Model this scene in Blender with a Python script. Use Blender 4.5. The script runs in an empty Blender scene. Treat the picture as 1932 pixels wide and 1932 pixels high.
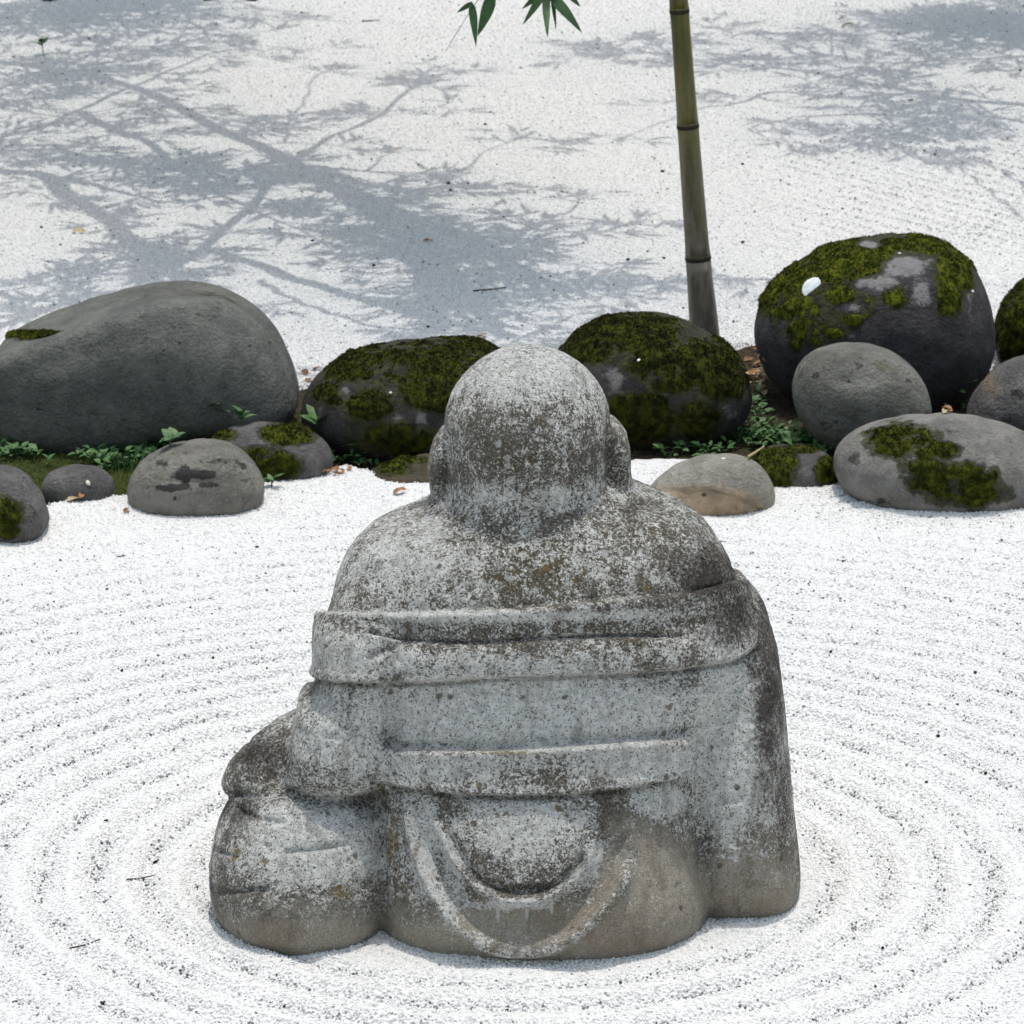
import bpy, math
import numpy as np
from mathutils import Vector, Matrix

RNG = np.random.default_rng(7)
R = math.radians
scene = bpy.context.scene
COL = scene.collection

# ------------------------------------------------------------------ camera
FOC, TILT = 7867.0, R(17.16)                 # focal length in units of a 1932 wide frame
CAM = np.array([0.0, -4.95, 2.0])
FW = np.array([0, math.cos(TILT), -math.sin(TILT)])
UP = np.array([0, math.sin(TILT), math.cos(TILT)])
cam_data = bpy.data.cameras.new('camera')
cam_data.sensor_width = 36.0
cam_data.sensor_fit = 'HORIZONTAL'
cam_data.lens = 36.0 * FOC / 1932.0
cam_data.clip_start, cam_data.clip_end = 0.05, 1000
cam_data.dof.use_dof = True
cam_data.dof.focus_distance = 5.15
cam_data.dof.aperture_fstop = 30
cam = bpy.data.objects.new('camera', cam_data)
COL.objects.link(cam)
cam.location = CAM
cam.rotation_euler = (R(90) - TILT, 0, 0)
scene.camera = cam

# ------------------------------------------------------------------ sky, sun, exposure
SUN_EL = R(84)
SUN_AZ = math.atan2(0.34, 0.94)             # azimuth from +Y towards +X
SUN = np.array([math.sin(SUN_AZ) * math.cos(SUN_EL), math.cos(SUN_AZ) * math.cos(SUN_EL), math.sin(SUN_EL)])
world = bpy.data.worlds.new('World')
scene.world = world
world.use_nodes = True
wn = world.node_tree
sky = wn.nodes.new('ShaderNodeTexSky')
sky.sky_type = 'NISHITA'
sky.sun_disc = False
sky.sun_elevation = SUN_EL
sky.sun_rotation = SUN_AZ
sky.air_density, sky.dust_density, sky.ozone_density = 2.2, 4.0, 1.15
wn.links.new(sky.outputs[0], wn.nodes['Background'].inputs[0])
wn.nodes['Background'].inputs[1].default_value = 0.138
sun_data = bpy.data.lights.new('sun', 'SUN')
sun_data.energy = 2.0
sun_data.angle = R(0.5)
sun_data.color = (1.0, 0.965, 0.90)
sun = bpy.data.objects.new('sun', sun_data)
COL.objects.link(sun)
sun.rotation_euler = Vector(SUN).to_track_quat('Z', 'Y').to_euler()
scene.view_settings.view_transform = 'Standard'
scene.view_settings.look = 'None'
scene.view_settings.gamma = 1
scene.view_settings.use_curve_mapping = False
scene.view_settings.exposure = 0.10

# ------------------------------------------------------------------ measuring helpers
def ray(u, v):
    return FW + (u - 966) / FOC * np.array([1.0, 0, 0]) - (v - 966) / FOC * UP
def G(u, v, z=0.0):                           # where a line of sight meets the ground
    d = ray(u, v)
    return CAM + d * (z - CAM[2]) / d[2]
def AY(u, v, y):                              # where it meets the upright plane at depth y
    d = ray(u, v)
    return CAM + d * (y - CAM[1]) / d[1]
def proj(P):
    q = P - CAM
    w = q @ FW
    return 966 + FOC * q[:, 0] / w, 966 - FOC * (q @ UP) / w

def sstep(x, a, b):
    t = np.clip((x - a) / (b - a), 0, 1)
    return t * t * (3 - 2 * t)
def _hash(ix, iy, iz, seed):
    h = (ix.astype(np.int64) * 374761393 + iy.astype(np.int64) * 668265263 + iz.astype(np.int64) * 2147483647 + seed * 1274126177) & 0xffffffff
    h = ((h ^ (h >> 13)) * 1274126177) & 0xffffffff
    return ((h ^ (h >> 16)) & 0xffff) / 65535.0
def noise(P, scale, seed=0, octaves=1):       # value noise in -1..1
    out, amp, tot = 0, 1.0, 0.0
    for o in range(octaves):
        q = P * scale * (2 ** o) + 17.3 * (o + seed)
        i = np.floor(q).astype(np.int64)
        f = q - i
        f = f * f * (3 - 2 * f)
        r = 0
        for dx in (0, 1):
            for dy in (0, 1):
                for dz in (0, 1):
                    w = (f[:, 0] if dx else 1 - f[:, 0]) * (f[:, 1] if dy else 1 - f[:, 1]) * (f[:, 2] if dz else 1 - f[:, 2])
                    r = r + w * _hash(i[:, 0] + dx, i[:, 1] + dy, i[:, 2] + dz, seed)
        out = out + amp * (r * 2 - 1)
        tot += amp
        amp *= 0.5
    return out / tot

# ------------------------------------------------------------------ object helpers
def link(name, data, mat=None, parent=None):
    o = bpy.data.objects.new(name, data)
    COL.objects.link(o)
    if mat is not None:
        data.materials.append(mat)
    if parent is not None:
        o.parent = parent
    return o
def mesh(name, V, Fc, smooth=True):           # Fc: int array (n,3) or (n,4), or a list of such arrays
    me = bpy.data.meshes.new(name)
    V = np.asarray(V, dtype=np.float32)
    Fs = Fc if isinstance(Fc, list) else [Fc]
    Fs = [np.asarray(f, dtype=np.int32) for f in Fs if len(f)]
    loops = np.concatenate([f.ravel() for f in Fs])
    tot = np.concatenate([np.full(len(f), f.shape[1], dtype=np.int32) for f in Fs])
    start = np.concatenate([[0], np.cumsum(tot)[:-1]]).astype(np.int32)
    me.vertices.add(len(V))
    me.vertices.foreach_set('co', V.ravel())
    me.loops.add(len(loops))
    me.loops.foreach_set('vertex_index', loops)
    me.polygons.add(len(tot))
    me.polygons.foreach_set('loop_start', start)
    me.polygons.foreach_set('loop_total', tot)
    me.polygons.foreach_set('use_smooth', np.full(len(tot), smooth))
    me.update(calc_edges=True)
    return me
def attr(me, name, vals, kind='FLOAT'):
    a = me.attributes.new(name, kind, 'POINT')
    key = {'FLOAT': 'value', 'INT': 'value', 'FLOAT_VECTOR': 'vector'}[kind]
    a.data.foreach_set(key, np.asarray(vals, dtype=np.int32 if kind == 'INT' else np.float32).ravel())
def normals_of(V, Fc):
    Fs = Fc if isinstance(Fc, list) else [Fc]
    N = np.zeros_like(V)
    for f in Fs:
        n = np.cross(V[f[:, 2]] - V[f[:, 0]], V[f[:, -1]] - V[f[:, 1]] if f.shape[1] == 4 else V[f[:, 2]] - V[f[:, 1]])
        if f.shape[1] == 3:
            n = np.cross(V[f[:, 1]] - V[f[:, 0]], V[f[:, 2]] - V[f[:, 0]])
        for k in range(f.shape[1]):
            for c in range(3):
                N[:, c] += np.bincount(f[:, k], n[:, c], len(V))
    return N / np.maximum(np.linalg.norm(N, axis=1, keepdims=True), 1e-12)
def tag(o, label, cat, group=None, kind=None):
    o['label'], o['category'] = label, cat
    if group:
        o['group'] = group
    if kind:
        o['kind'] = kind
    return o
def thing(name, label, cat, loc=(0, 0, 0), group=None):
    o = bpy.data.objects.new(name, None)
    COL.objects.link(o)
    o.empty_display_size = 0.05
    o.location = loc
    return tag(o, label, cat, group)
def grid(x0, x1, y0, y1, st, hf):
    xs = np.arange(x0, x1 + st / 2, st)
    ys = np.arange(y0, y1 + st / 2, st)
    X, Y = np.meshgrid(xs, ys)
    V = np.stack([X.ravel(), Y.ravel(), hf(X.ravel(), Y.ravel())], 1)
    n, m = len(xs), len(ys)
    i = (np.arange(m - 1)[:, None] * n + np.arange(n - 1)).ravel()
    return V, np.stack([i, i + 1, i + 1 + n, i + n], 1)
class Soup:                                   # collects faces for one mesh
    def __init__(s):
        s.V, s.T, s.Q, s.n = [], [], [], 0
    def add(s, V, T=None, Q=None):
        V = np.asarray(V, float)
        s.V.append(V)
        if T is not None and len(T): s.T.append(np.asarray(T) + s.n)
        if Q is not None and len(Q): s.Q.append(np.asarray(Q) + s.n)
        s.n += len(V)
    def tube(s, P, rad, sides=6, cap=True):
        P = np.asarray(P, float)
        rad = np.broadcast_to(np.asarray(rad, float), (len(P),))
        t = np.gradient(P, axis=0)
        t /= np.maximum(np.linalg.norm(t, axis=1, keepdims=True), 1e-9)
        ref = np.array([0.13, 0.31, 0.94]) if abs(t[0, 2]) < 0.8 else np.array([0.9, 0.4, 0.1])
        a = np.cross(t, ref)
        a /= np.linalg.norm(a, axis=1, keepdims=True)
        b = np.cross(t, a)
        th = np.arange(sides) * 2 * np.pi / sides
        V = P[:, None, :] + rad[:, None, None] * (np.cos(th)[None, :, None] * a[:, None, :] + np.sin(th)[None, :, None] * b[:, None, :])
        Q = []
        for i in range(len(P) - 1):
            for k in range(sides):
                Q.append((i * sides + k, i * sides + (k + 1) % sides, (i + 1) * sides + (k + 1) % sides, (i + 1) * sides + k))
        V = V.reshape(-1, 3)
        T = []
        if cap:
            V = np.concatenate([V, P[:1], P[-1:]])
            c0, c1 = len(P) * sides, len(P) * sides + 1
            for k in range(sides):
                T.append((c0, (k + 1) % sides, k))
                T.append((c1, (len(P) - 1) * sides + k, (len(P) - 1) * sides + (k + 1) % sides))
        s.add(V, T, Q)
    def mesh(s, name, smooth=True):
        return mesh(name, np.concatenate(s.V), [np.concatenate(x) for x in (s.T, s.Q) if x], smooth)
def smooth_line(P, n):                        # Catmull-Rom through points
    P = np.asarray(P, float)
    Q = np.vstack([2 * P[0] - P[1], P, 2 * P[-1] - P[-2]])
    out = []
    per = max(2, n // (len(P) - 1))
    for i in range(1, len(Q) - 2):
        t = np.linspace(0, 1, per, endpoint=False)[:, None]
        a, b, c, d = Q[i - 1], Q[i], Q[i + 1], Q[i + 2]
        out.append(0.5 * (2 * b + (c - a) * t + (2 * a - 5 * b + 4 * c - d) * t ** 2 + (3 * b - a - 3 * c + d) * t ** 3))
    out.append(P[-1:])
    return np.vstack(out)

# ------------------------------------------------------------------ material helpers
class Mat:
    def __init__(s, name, rough=0.85, spec=0.3):
        s.m = bpy.data.materials.new(name)
        s.m.use_nodes = True
        s.t = s.m.node_tree
        s.b = s.t.nodes['Principled BSDF']
        s.b.inputs['Roughness'].default_value = rough
        s.b.inputs['Specular IOR Level'].default_value = spec
        s.pos = s.n('ShaderNodeNewGeometry').outputs['Position']
    def n(s, t, **kw):
        x = s.t.nodes.new(t)
        for k, v in kw.items():
            setattr(x, k, v)
        return x
    def l(s, a, b):
        s.t.links.new(a, b)
    def val(s, sock, v):
        if hasattr(v, 'is_output') or isinstance(v, bpy.types.NodeSocket):
            s.l(v, sock)
        else:
            sock.default_value = v
    def attr(s, name, inst=False):
        a = s.n('ShaderNodeAttribute', attribute_name=name)
        a.attribute_type = 'INSTANCER' if inst else 'GEOMETRY'
        return a.outputs['Fac']
    def noise(s, scale, detail=4, rough=0.55, vec=None, stretch=None, dist=0.0):
        x = s.n('ShaderNodeTexNoise')
        x.inputs['Scale'].default_value = scale
        x.inputs['Detail'].default_value = detail
        x.inputs['Roughness'].default_value = rough
        x.inputs['Distortion'].default_value = dist
        v = vec or s.pos
        if stretch:
            mp = s.n('ShaderNodeMapping')
            mp.inputs['Scale'].default_value = stretch
            s.l(v, mp.inputs[0])
            v = mp.outputs[0]
        s.l(v, x.inputs['Vector'])
        return x.outputs['Fac']
    def voro(s, scale, out='Color', feature='F1'):
        x = s.n('ShaderNodeTexVoronoi', feature=feature)
        x.inputs['Scale'].default_value = scale
        s.l(s.pos, x.inputs['Vector'])
        return x.outputs[out]
    def ramp(s, fac, a, b, lo=0.0, hi=1.0):
        x = s.n('ShaderNodeMapRange', interpolation_type='SMOOTHSTEP')
        s.val(x.inputs['Value'], fac)
        s.val(x.inputs['From Min'], a)
        s.val(x.inputs['From Max'], b)
        s.val(x.inputs['To Min'], lo)
        s.val(x.inputs['To Max'], hi)
        return x.outputs[0]
    def math(s, op, a, b=0.0, c=None):
        x = s.n('ShaderNodeMath', operation=op)
        s.val(x.inputs[0], a)
        s.val(x.inputs[1], b)
        if c is not None:
            s.val(x.inputs[2], c)
        return x.outputs[0]
    def mix(s, fac, a, b):
        x = s.n('ShaderNodeMix', data_type='RGBA')
        s.val(x.inputs[0], fac)
        for sock, v in ((x.inputs[6], a), (x.inputs[7], b)):
            s.val(sock, v if not isinstance(v, tuple) else (*v, 1.0) if len(v) == 3 else v)
        return x.outputs[2]
    def bump(s, h, strength, dist):
        x = s.n('ShaderNodeBump')
        x.inputs['Strength'].default_value = strength
        x.inputs['Distance'].default_value = dist
        s.l(h, x.inputs['Height'])
        s.l(x.outputs[0], s.b.inputs['Normal'])
    def color(s, c):
        s.val(s.b.inputs['Base Color'], c if not isinstance(c, tuple) else (*c, 1.0))
        return s.m

def mat_gravel(name='white_gravel', k=1.0):
    m = Mat(name, 0.9, 0.25)
    c = m.mix(m.noise(2.2, 3), (0.70 * k, 0.70 * k, 0.69 * k), (0.75 * k, 0.75 * k, 0.74 * k))
    sp = m.voro(210)
    g = m.n('ShaderNodeSeparateColor')
    m.l(sp, g.inputs[0])
    c = m.mix(m.ramp(g.outputs[0], 0.80, 0.98, 0, 0.55), c, (0.27, 0.27, 0.28))
    c = m.mix(m.ramp(g.outputs[1], 0.75, 0.95, 0, 0.5), c, (0.80, 0.80, 0.80))
    m.bump(m.voro(190, 'Distance'), 0.9, 0.004)
    return m.color(c)
def mat_grain(inst):
    m = Mat('gravel_grain', 0.8, 0.3)
    t = m.attr('tone', inst)
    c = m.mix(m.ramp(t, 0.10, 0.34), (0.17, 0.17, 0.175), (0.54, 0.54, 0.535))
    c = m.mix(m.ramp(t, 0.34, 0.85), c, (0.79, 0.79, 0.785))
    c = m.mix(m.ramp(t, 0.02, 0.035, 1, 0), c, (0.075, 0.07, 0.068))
    return m.color(c)
def mat_soil():
    m = Mat('mossy_soil', 0.95, 0.1)
    g = m.attr('green')
    n1 = m.noise(38, 6, 0.65)
    c = m.mix(m.ramp(m.noise(120, 3), 0.35, 0.65), (0.030, 0.022, 0.014), (0.085, 0.065, 0.045))
    gm = m.mix(m.ramp(m.noise(170, 3), 0.3, 0.7), (0.020, 0.034, 0.009), (0.070, 0.090, 0.022))
    c = m.mix(m.ramp(m.math('ADD', n1, m.math('MULTIPLY', g, 0.5)), 0.62, 0.85), c, gm)
    m.bump(m.noise(240, 4, 0.7), 1.0, 0.006)
    return m.color(c)
def mat_moss(name='moss', a=(0.017, 0.026, 0.004), b=(0.098, 0.110, 0.012), c2=(0.050, 0.046, 0.012)):
    m = Mat(name, 0.95, 0.1)
    c = m.mix(m.ramp(m.noise(55, 5, 0.65), 0.34, 0.68), a, b)
    c = m.mix(m.ramp(m.noise(21, 4), 0.55, 0.75, 0, 0.75), c, c2)
    m.bump(m.noise(330, 4, 0.7), 1.0, 0.005)
    return m.color(c)
def mat_rock(name, lo, hi, pale=(0.30, 0.29, 0.30), dark=(0.022, 0.020, 0.020), warm=(0.30, 0.22, 0.13), grain=260):
    m = Mat(name, 0.8, 0.3)
    n1 = m.noise(14, 6, 0.6)
    c = m.mix(m.ramp(n1, 0.33, 0.67), lo, hi)
    c = m.mix(m.ramp(m.noise(52, 5, 0.7), 0.48, 0.72, 0, 0.55), c, tuple(x * 0.55 for x in lo))
    c = m.mix(m.ramp(m.noise(33, 5, 0.7), 0.55, 0.75, 0, 0.45), c, tuple(min(1, x * 1.45) for x in hi))
    c = m.mix(m.ramp(m.noise(grain, 3, 0.6), 0.58, 0.72, 0, 0.45), c, tuple(min(1, x * 1.9 + 0.02) for x in hi))
    c = m.mix(m.ramp(m.noise(grain * 0.6, 3, 0.6), 0.60, 0.75, 0, 0.5), c, tuple(x * 0.45 for x in lo))
    nn = m.math('MULTIPLY', m.math('SUBTRACT', m.noise(58, 6, 0.7), 0.5), 2.0)
    c = m.mix(m.ramp(m.math('ADD', m.attr('warm'), nn), 0.15, 1.05, 0, 0.85), c, m.mix(m.ramp(m.noise(30, 4), 0.4, 0.7), warm, tuple(x * 0.55 for x in warm)))
    c = m.mix(m.ramp(m.math('ADD', m.attr('pale'), nn), 0.30, 0.85, 0, 0.85), c, m.mix(m.noise(90, 3), pale, tuple(x * 0.6 for x in pale)))
    c = m.mix(m.ramp(m.math('ADD', m.attr('dark'), nn), 0.38, 0.60, 0, 0.9), c, dark)
    mo = m.ramp(m.math('ADD', m.attr('mossy'), m.math('MULTIPLY', m.math('SUBTRACT', m.noise(130, 4, 0.7), 0.5), 1.2)), 0.45, 0.85, 0, 0.85)
    c = m.mix(mo, c, m.mix(m.ramp(m.noise(70, 4), 0.35, 0.65), (0.014, 0.017, 0.005), (0.050, 0.055, 0.012)))
    h = m.math('ADD', m.noise(160, 5, 0.65), m.math('MULTIPLY', m.noise(38, 4), 1.6))
    m.bump(h, 1.0, 0.008)
    return m.color(c)
def mat_statue():
    m = Mat('lichened_granite', 0.88, 0.2)
    pale, dark, tan, ochre, olive = (m.attr(k) for k in ('pale', 'dark', 'tan', 'ochre', 'olive'))
    # stone under the lichen
    stone = m.mix(m.ramp(m.noise(320, 3, 0.7), 0.35, 0.65), (0.080, 0.072, 0.058), (0.205, 0.188, 0.158))
    bare = m.mix(m.ramp(m.noise(420, 3, 0.7), 0.35, 0.65), (0.290, 0.266, 0.222), (0.480, 0.445, 0.378))
    bare = m.mix(m.ramp(m.noise(9, 4), 0.45, 0.75, 0, 0.5), bare, (0.23, 0.165, 0.115))
    tanm = m.ramp(m.math('ADD', tan, m.math('MULTIPLY', m.math('SUBTRACT', m.noise(28, 6, 0.65), 0.5), 1.3)), 0.15, 0.95)
    c = m.mix(tanm, stone, bare)
    ol = m.ramp(m.math('ADD', olive, m.math('MULTIPLY', m.math('SUBTRACT', m.noise(60, 5, 0.65), 0.5), 1.7)), 0.25, 0.80, 0, 0.75)
    c = m.mix(ol, c, m.mix(m.noise(300, 2), (0.060, 0.048, 0.022), (0.125, 0.098, 0.045)))
    # pale crustose lichen: fine flecks whose cover follows the mask
    cover = m.math('ADD', m.math('ADD', m.math('ADD', m.math('MULTIPLY', pale, 0.44), m.math('MULTIPLY', tan, -0.11)), 0.055), m.math('MULTIPLY', m.math('SUBTRACT', m.noise(34, 5, 0.6), 0.5), 0.40))
    fleck = m.math('ADD', m.math('ADD', m.math('MULTIPLY', m.noise(270, 4, 0.75, dist=0.9), 0.90), m.math('MULTIPLY', m.noise(92, 4, 0.6, dist=0.5), 0.15)), m.math('SUBTRACT', cover, 0.080))
    lich = m.mix(m.ramp(m.noise(140, 3), 0.35, 0.65), (0.56, 0.565, 0.545), (0.80, 0.81, 0.79))
    c = m.mix(m.ramp(fleck, 0.545, 0.60, 0, 0.95), c, lich)
    # crusty rosettes, larger and rounder
    vd, vc = m.n('ShaderNodeTexVoronoi'), m.n('ShaderNodeSeparateColor')
    vd.inputs['Scale'].default_value = 62
    m.l(m.pos, vd.inputs['Vector']); m.l(vd.outputs['Color'], vc.inputs[0])
    rd = m.math('ADD', vd.outputs['Distance'], m.math('MULTIPLY', m.math('SUBTRACT', m.noise(210, 4, 0.7), 0.5), 0.75))
    ros = m.math('MULTIPLY', m.ramp(rd, 0.34, 0.22), m.ramp(m.math('ADD', vc.outputs[0], m.math('MULTIPLY', pale, 0.35)), 0.62, 0.70, 0, 0.75))
    c = m.mix(m.math('MULTIPLY', ros, m.ramp(tan, 0.2, 0.7, 1, 0.1)), c, m.mix(vc.outputs[1], (0.50, 0.53, 0.52), (0.66, 0.66, 0.60)))
    ros2 = m.math('MULTIPLY', m.ramp(rd, 0.30, 0.16), m.ramp(vc.outputs[2], 0.90, 0.93, 0, 0.8))
    c = m.mix(ros2, c, m.mix(vc.outputs[1], (0.070, 0.058, 0.048), (0.15, 0.11, 0.05)))
    # rain streaks
    stk = m.ramp(m.noise(42, 4, 0.6, stretch=(1, 1, 0.10)), 0.52, 0.70, 0, 0.42)
    c = m.mix(stk, c, m.mix(m.noise(160, 3), (0.060, 0.052, 0.038), (0.16, 0.145, 0.115)))
    drip = m.attr('drip')
    c = m.mix(m.ramp(m.math('ADD', drip, m.math('MULTIPLY', m.math('SUBTRACT', m.noise(190, 4, 0.7), 0.5), 1.2)), 0.40, 0.62, 0, 0.85), c, (0.62, 0.62, 0.60))
    # dark specks over it
    spk = m.ramp(m.noise(400, 3, 0.65), 0.565, 0.62, 0, 0.88)
    c = m.mix(m.math('MULTIPLY', spk, m.ramp(tan, 0.2, 0.8, 1, 0.35)), c, (0.045, 0.040, 0.034))
    # black stains
    dn = m.math('ADD', m.math('ADD', dark, m.math('MULTIPLY', m.math('SUBTRACT', m.noise(230, 4, 0.7), 0.5), 1.5)), m.math('MULTIPLY', m.math('SUBTRACT', m.noise(38, 4, 0.6), 0.5), 0.7))
    dk = m.ramp(dn, 0.22, 1.0, 0, 0.93)
    dcol = m.mix(m.ramp(m.noise(330, 3, 0.7), 0.60, 0.70), (0.028, 0.022, 0.018), (0.20, 0.19, 0.18))
    c = m.mix(dk, c, dcol)
    oc = m.ramp(m.math('ADD', ochre, m.math('MULTIPLY', m.math('SUBTRACT', m.noise(150, 5, 0.7), 0.5), 1.7)), 0.45, 0.85, 0, 0.8)
    c = m.mix(oc, c, m.mix(m.noise(200, 2), (0.12, 0.085, 0.020), (0.24, 0.17, 0.04)))
    h = m.math('ADD', m.noise(340, 4, 0.72), m.math('MULTIPLY', fleck, 0.6))
    m.bump(h, 1.0, 0.0045)
    return m.color(c)
def mat_simple(name, a, b, scale=60, rough=0.8, spec=0.3, bump=0.0, stretch=None):
    m = Mat(name, rough, spec)
    f = m.noise(scale, 4, 0.6, stretch=stretch)
    if bump:
        m.bump(f, bump, 0.003)
    return m.color(m.mix(m.ramp(f, 0.3, 0.7), a, b))

M_GRAVEL = mat_gravel()
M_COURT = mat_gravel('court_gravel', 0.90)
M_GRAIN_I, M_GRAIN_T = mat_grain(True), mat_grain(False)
M_SOIL, M_MOSS = mat_soil(), mat_moss()
M_MOSS_BRIGHT = mat_moss('bright_moss', (0.020, 0.032, 0.004), (0.135, 0.150, 0.014), (0.070, 0.070, 0.012))
M_MOSS_DARK = mat_moss('dark_moss', (0.010, 0.014, 0.003), (0.064, 0.072, 0.009), (0.028, 0.024, 0.008))
M_LEAF = mat_simple('green_leaf', (0.018, 0.060, 0.014), (0.040, 0.105, 0.028), 90, 0.5, 0.4)
M_WEED = mat_simple('weed_leaf', (0.042, 0.105, 0.030), (0.090, 0.185, 0.062), 90, 0.55, 0.4)
M_GRASS = mat_simple('grass_blade', (0.045, 0.075, 0.016), (0.120, 0.165, 0.045), 50, 0.7, 0.2)
M_DEAD = mat_simple('dead_leaf', (0.16, 0.075, 0.035), (0.36, 0.21, 0.11), 120, 0.8, 0.2)
M_STRAW = mat_simple('straw', (0.38, 0.30, 0.17), (0.52, 0.43, 0.27), 120, 0.8, 0.2)
M_TWIG = mat_simple('twig', (0.030, 0.024, 0.018), (0.075, 0.060, 0.045), 150, 0.9, 0.1)
M_BIT = mat_simple('dark_debris', (0.016, 0.014, 0.012), (0.050, 0.040, 0.034), 300, 0.9, 0.1)
M_BARK = mat_simple('bark', (0.05, 0.04, 0.03), (0.12, 0.10, 0.08), 40, 0.9, 0.1, 0.6)
M_PEBBLE = mat_simple('white_pebble', (0.62, 0.66, 0.70), (0.80, 0.82, 0.84), 130, 0.7, 0.3, 0.3)
M_SEED = mat_simple('pale_petal', (0.62, 0.58, 0.46), (0.78, 0.76, 0.66), 130, 0.7, 0.3)

# ------------------------------------------------------------------ the ground and its layers
B1 = np.array([G(u, v)[:2] for u, v in ((-500, 1000), (-120, 1040), (0, 1018), (60, 985), (95, 956), (160, 946), (240, 938), (330, 935), (430, 930), (500, 918),
     (570, 903), (620, 888), (655, 880), (690, 890), (735, 906), (830, 914), (960, 912), (1080, 890), (1190, 877), (1275, 871), (1400, 890), (1470, 918), (1540, 920), (1600, 912), (1680, 915),
     (1800, 920), (1950, 915), (2100, 930), (2500, 950))])
B2 = np.array([G(u, v)[:2] for u, v in ((-500, 780), (300, 760), (560, 735), (700, 722), (900, 712), (1150, 690), (1280, 672), (1400, 650), (1460, 648), (1560, 660),
     (1800, 685), (1890, 690), (2100, 700), (2500, 720))])
B1 = B1[np.argsort(B1[:, 0])]
B2 = B2[np.argsort(B2[:, 0])]
def yb1(x): return np.interp(x, B1[:, 0], B1[:, 1])
def yb2(x): return np.interp(x, B2[:, 0], B2[:, 1])
RC = G(978, 1633)
def pts3(x, y): return np.stack([x, y, np.zeros_like(x)], 1)
def rake(x, y):
    P = pts3(x, y)
    dx, dy = x - RC[0], (y - RC[1]) / 0.93
    r = np.hypot(dx, dy) + 0.006 * noise(P, 3.5, 3, 2)
    per = 0.0665
    ph = (r - 0.437) / per + 0.03 * noise(P, 9, 41, 2)
    q = ph - np.floor(ph) - 0.5                              # 0 in the middle of a furrow
    prof = 0.35 * np.exp(-((np.abs(q) - 0.36) / 0.13) ** 2) - np.exp(-(q / 0.17) ** 2)
    d = yb1(x) - y
    env = sstep(r, 0.36, 0.42) * sstep(d, 0.10, 0.55) * (0.80 + 0.3 * noise(P, 2.2, 8, 2)) * (1 - 0.25 * sstep(r, 0.9, 1.4))
    z = 0.0110 * prof * env
    # straight furrows that follow the stones on the right
    f2 = np.sin((d + 0.03 * x) / 0.033 * 2 * np.pi) * sstep(x, 0.35, 0.6) * sstep(d, 0.015, 0.04) * sstep(d, 0.30, 0.16)
    fw = np.exp(-(q / 0.165) ** 2) * env + 0.5 * sstep(-f2, 0.2, 0.9)
    return z + 0.0025 * f2, fw
def h_front(x, y):
    P = pts3(x, y)
    z = rake(x, y)[0] + 0.004 * noise(P, 7, 1, 2) + 0.0015 * noise(P, 60, 2, 2)
    d = yb1(x) - y + 0.012 * noise(P, 22, 5, 2)
    z = z + 0.012 * sstep(d, 0.25, 0.02)
    for ex, ey, rx, ry in ((-0.272, -0.12, 0.113, 0.165), (0.025, -0.10, 0.20, 0.208), (0.288, -0.03, 0.075, 0.155)):
        q = (np.hypot((x - ex) / rx, (y - ey) / ry) - 1) * min(rx, ry)
        z = z + 0.006 * np.exp(-(q / 0.020) ** 2) * (0.7 + 0.6 * noise(P, 35, 51, 2))
    return z - 0.05 * sstep(d, 0.004, -0.022)
def h_back(x, y):
    P = pts3(x, y)
    q = x * 0.80 + y * 0.60
    patch = sstep(x, 0.45, 0.75) * sstep(y, 3.2, 3.5) * sstep(y, 4.9, 4.2) * (0.6 + 0.6 * noise(P, 4, 31, 2))
    z = 0.002 + 0.006 * noise(P, 1.5, 11, 2) + 0.003 * noise(P, 12, 12, 2) + 0.006 * np.sin(q / 0.05 * 2 * np.pi) * patch
    d = y - yb2(x) + 0.02 * noise(P, 14, 15, 2)
    return z - 0.05 * sstep(d, 0.01, -0.03)
def h_soil(x, y):
    P = pts3(x, y)
    z = -0.006 + 0.012 * noise(P, 9, 21, 3) + 0.005 * noise(P, 45, 22, 2)
    return z - 0.045 * sstep(yb1(x) - y, 0.02, 0.08) - 0.045 * sstep(y - yb2(x), 0.03, 0.10)
V = np.array([(-300, -300, -0.045), (300, -300, -0.045), (300, 300, -0.045), (-300, 300, -0.045)], float)
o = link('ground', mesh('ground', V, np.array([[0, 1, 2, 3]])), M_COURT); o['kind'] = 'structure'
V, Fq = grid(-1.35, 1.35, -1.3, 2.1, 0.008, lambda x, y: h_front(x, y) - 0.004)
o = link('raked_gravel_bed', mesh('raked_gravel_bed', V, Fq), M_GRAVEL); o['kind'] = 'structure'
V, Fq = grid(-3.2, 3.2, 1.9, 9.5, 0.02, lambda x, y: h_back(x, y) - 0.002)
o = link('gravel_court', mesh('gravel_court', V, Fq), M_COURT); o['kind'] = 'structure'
V, Fq = grid(-1.7, 1.7, 1.1, 3.0, 0.012, h_soil)
me = mesh('soil_bed', V, Fq)
uu, vv = proj(V)
green = 0.75 * sstep(uu, 640, 300) + 0.35 * sstep(uu, 1180, 1250) * sstep(vv, 820, 850) + 0.25 * sstep(uu, 700, 760) * sstep(uu, 1000, 900) - 0.5 * sstep(uu, 1390, 1410) * sstep(vv, 760, 720)
attr(me, 'green', green)
o = link('soil_bed', me, M_SOIL); o['kind'] = 'structure'

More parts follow.
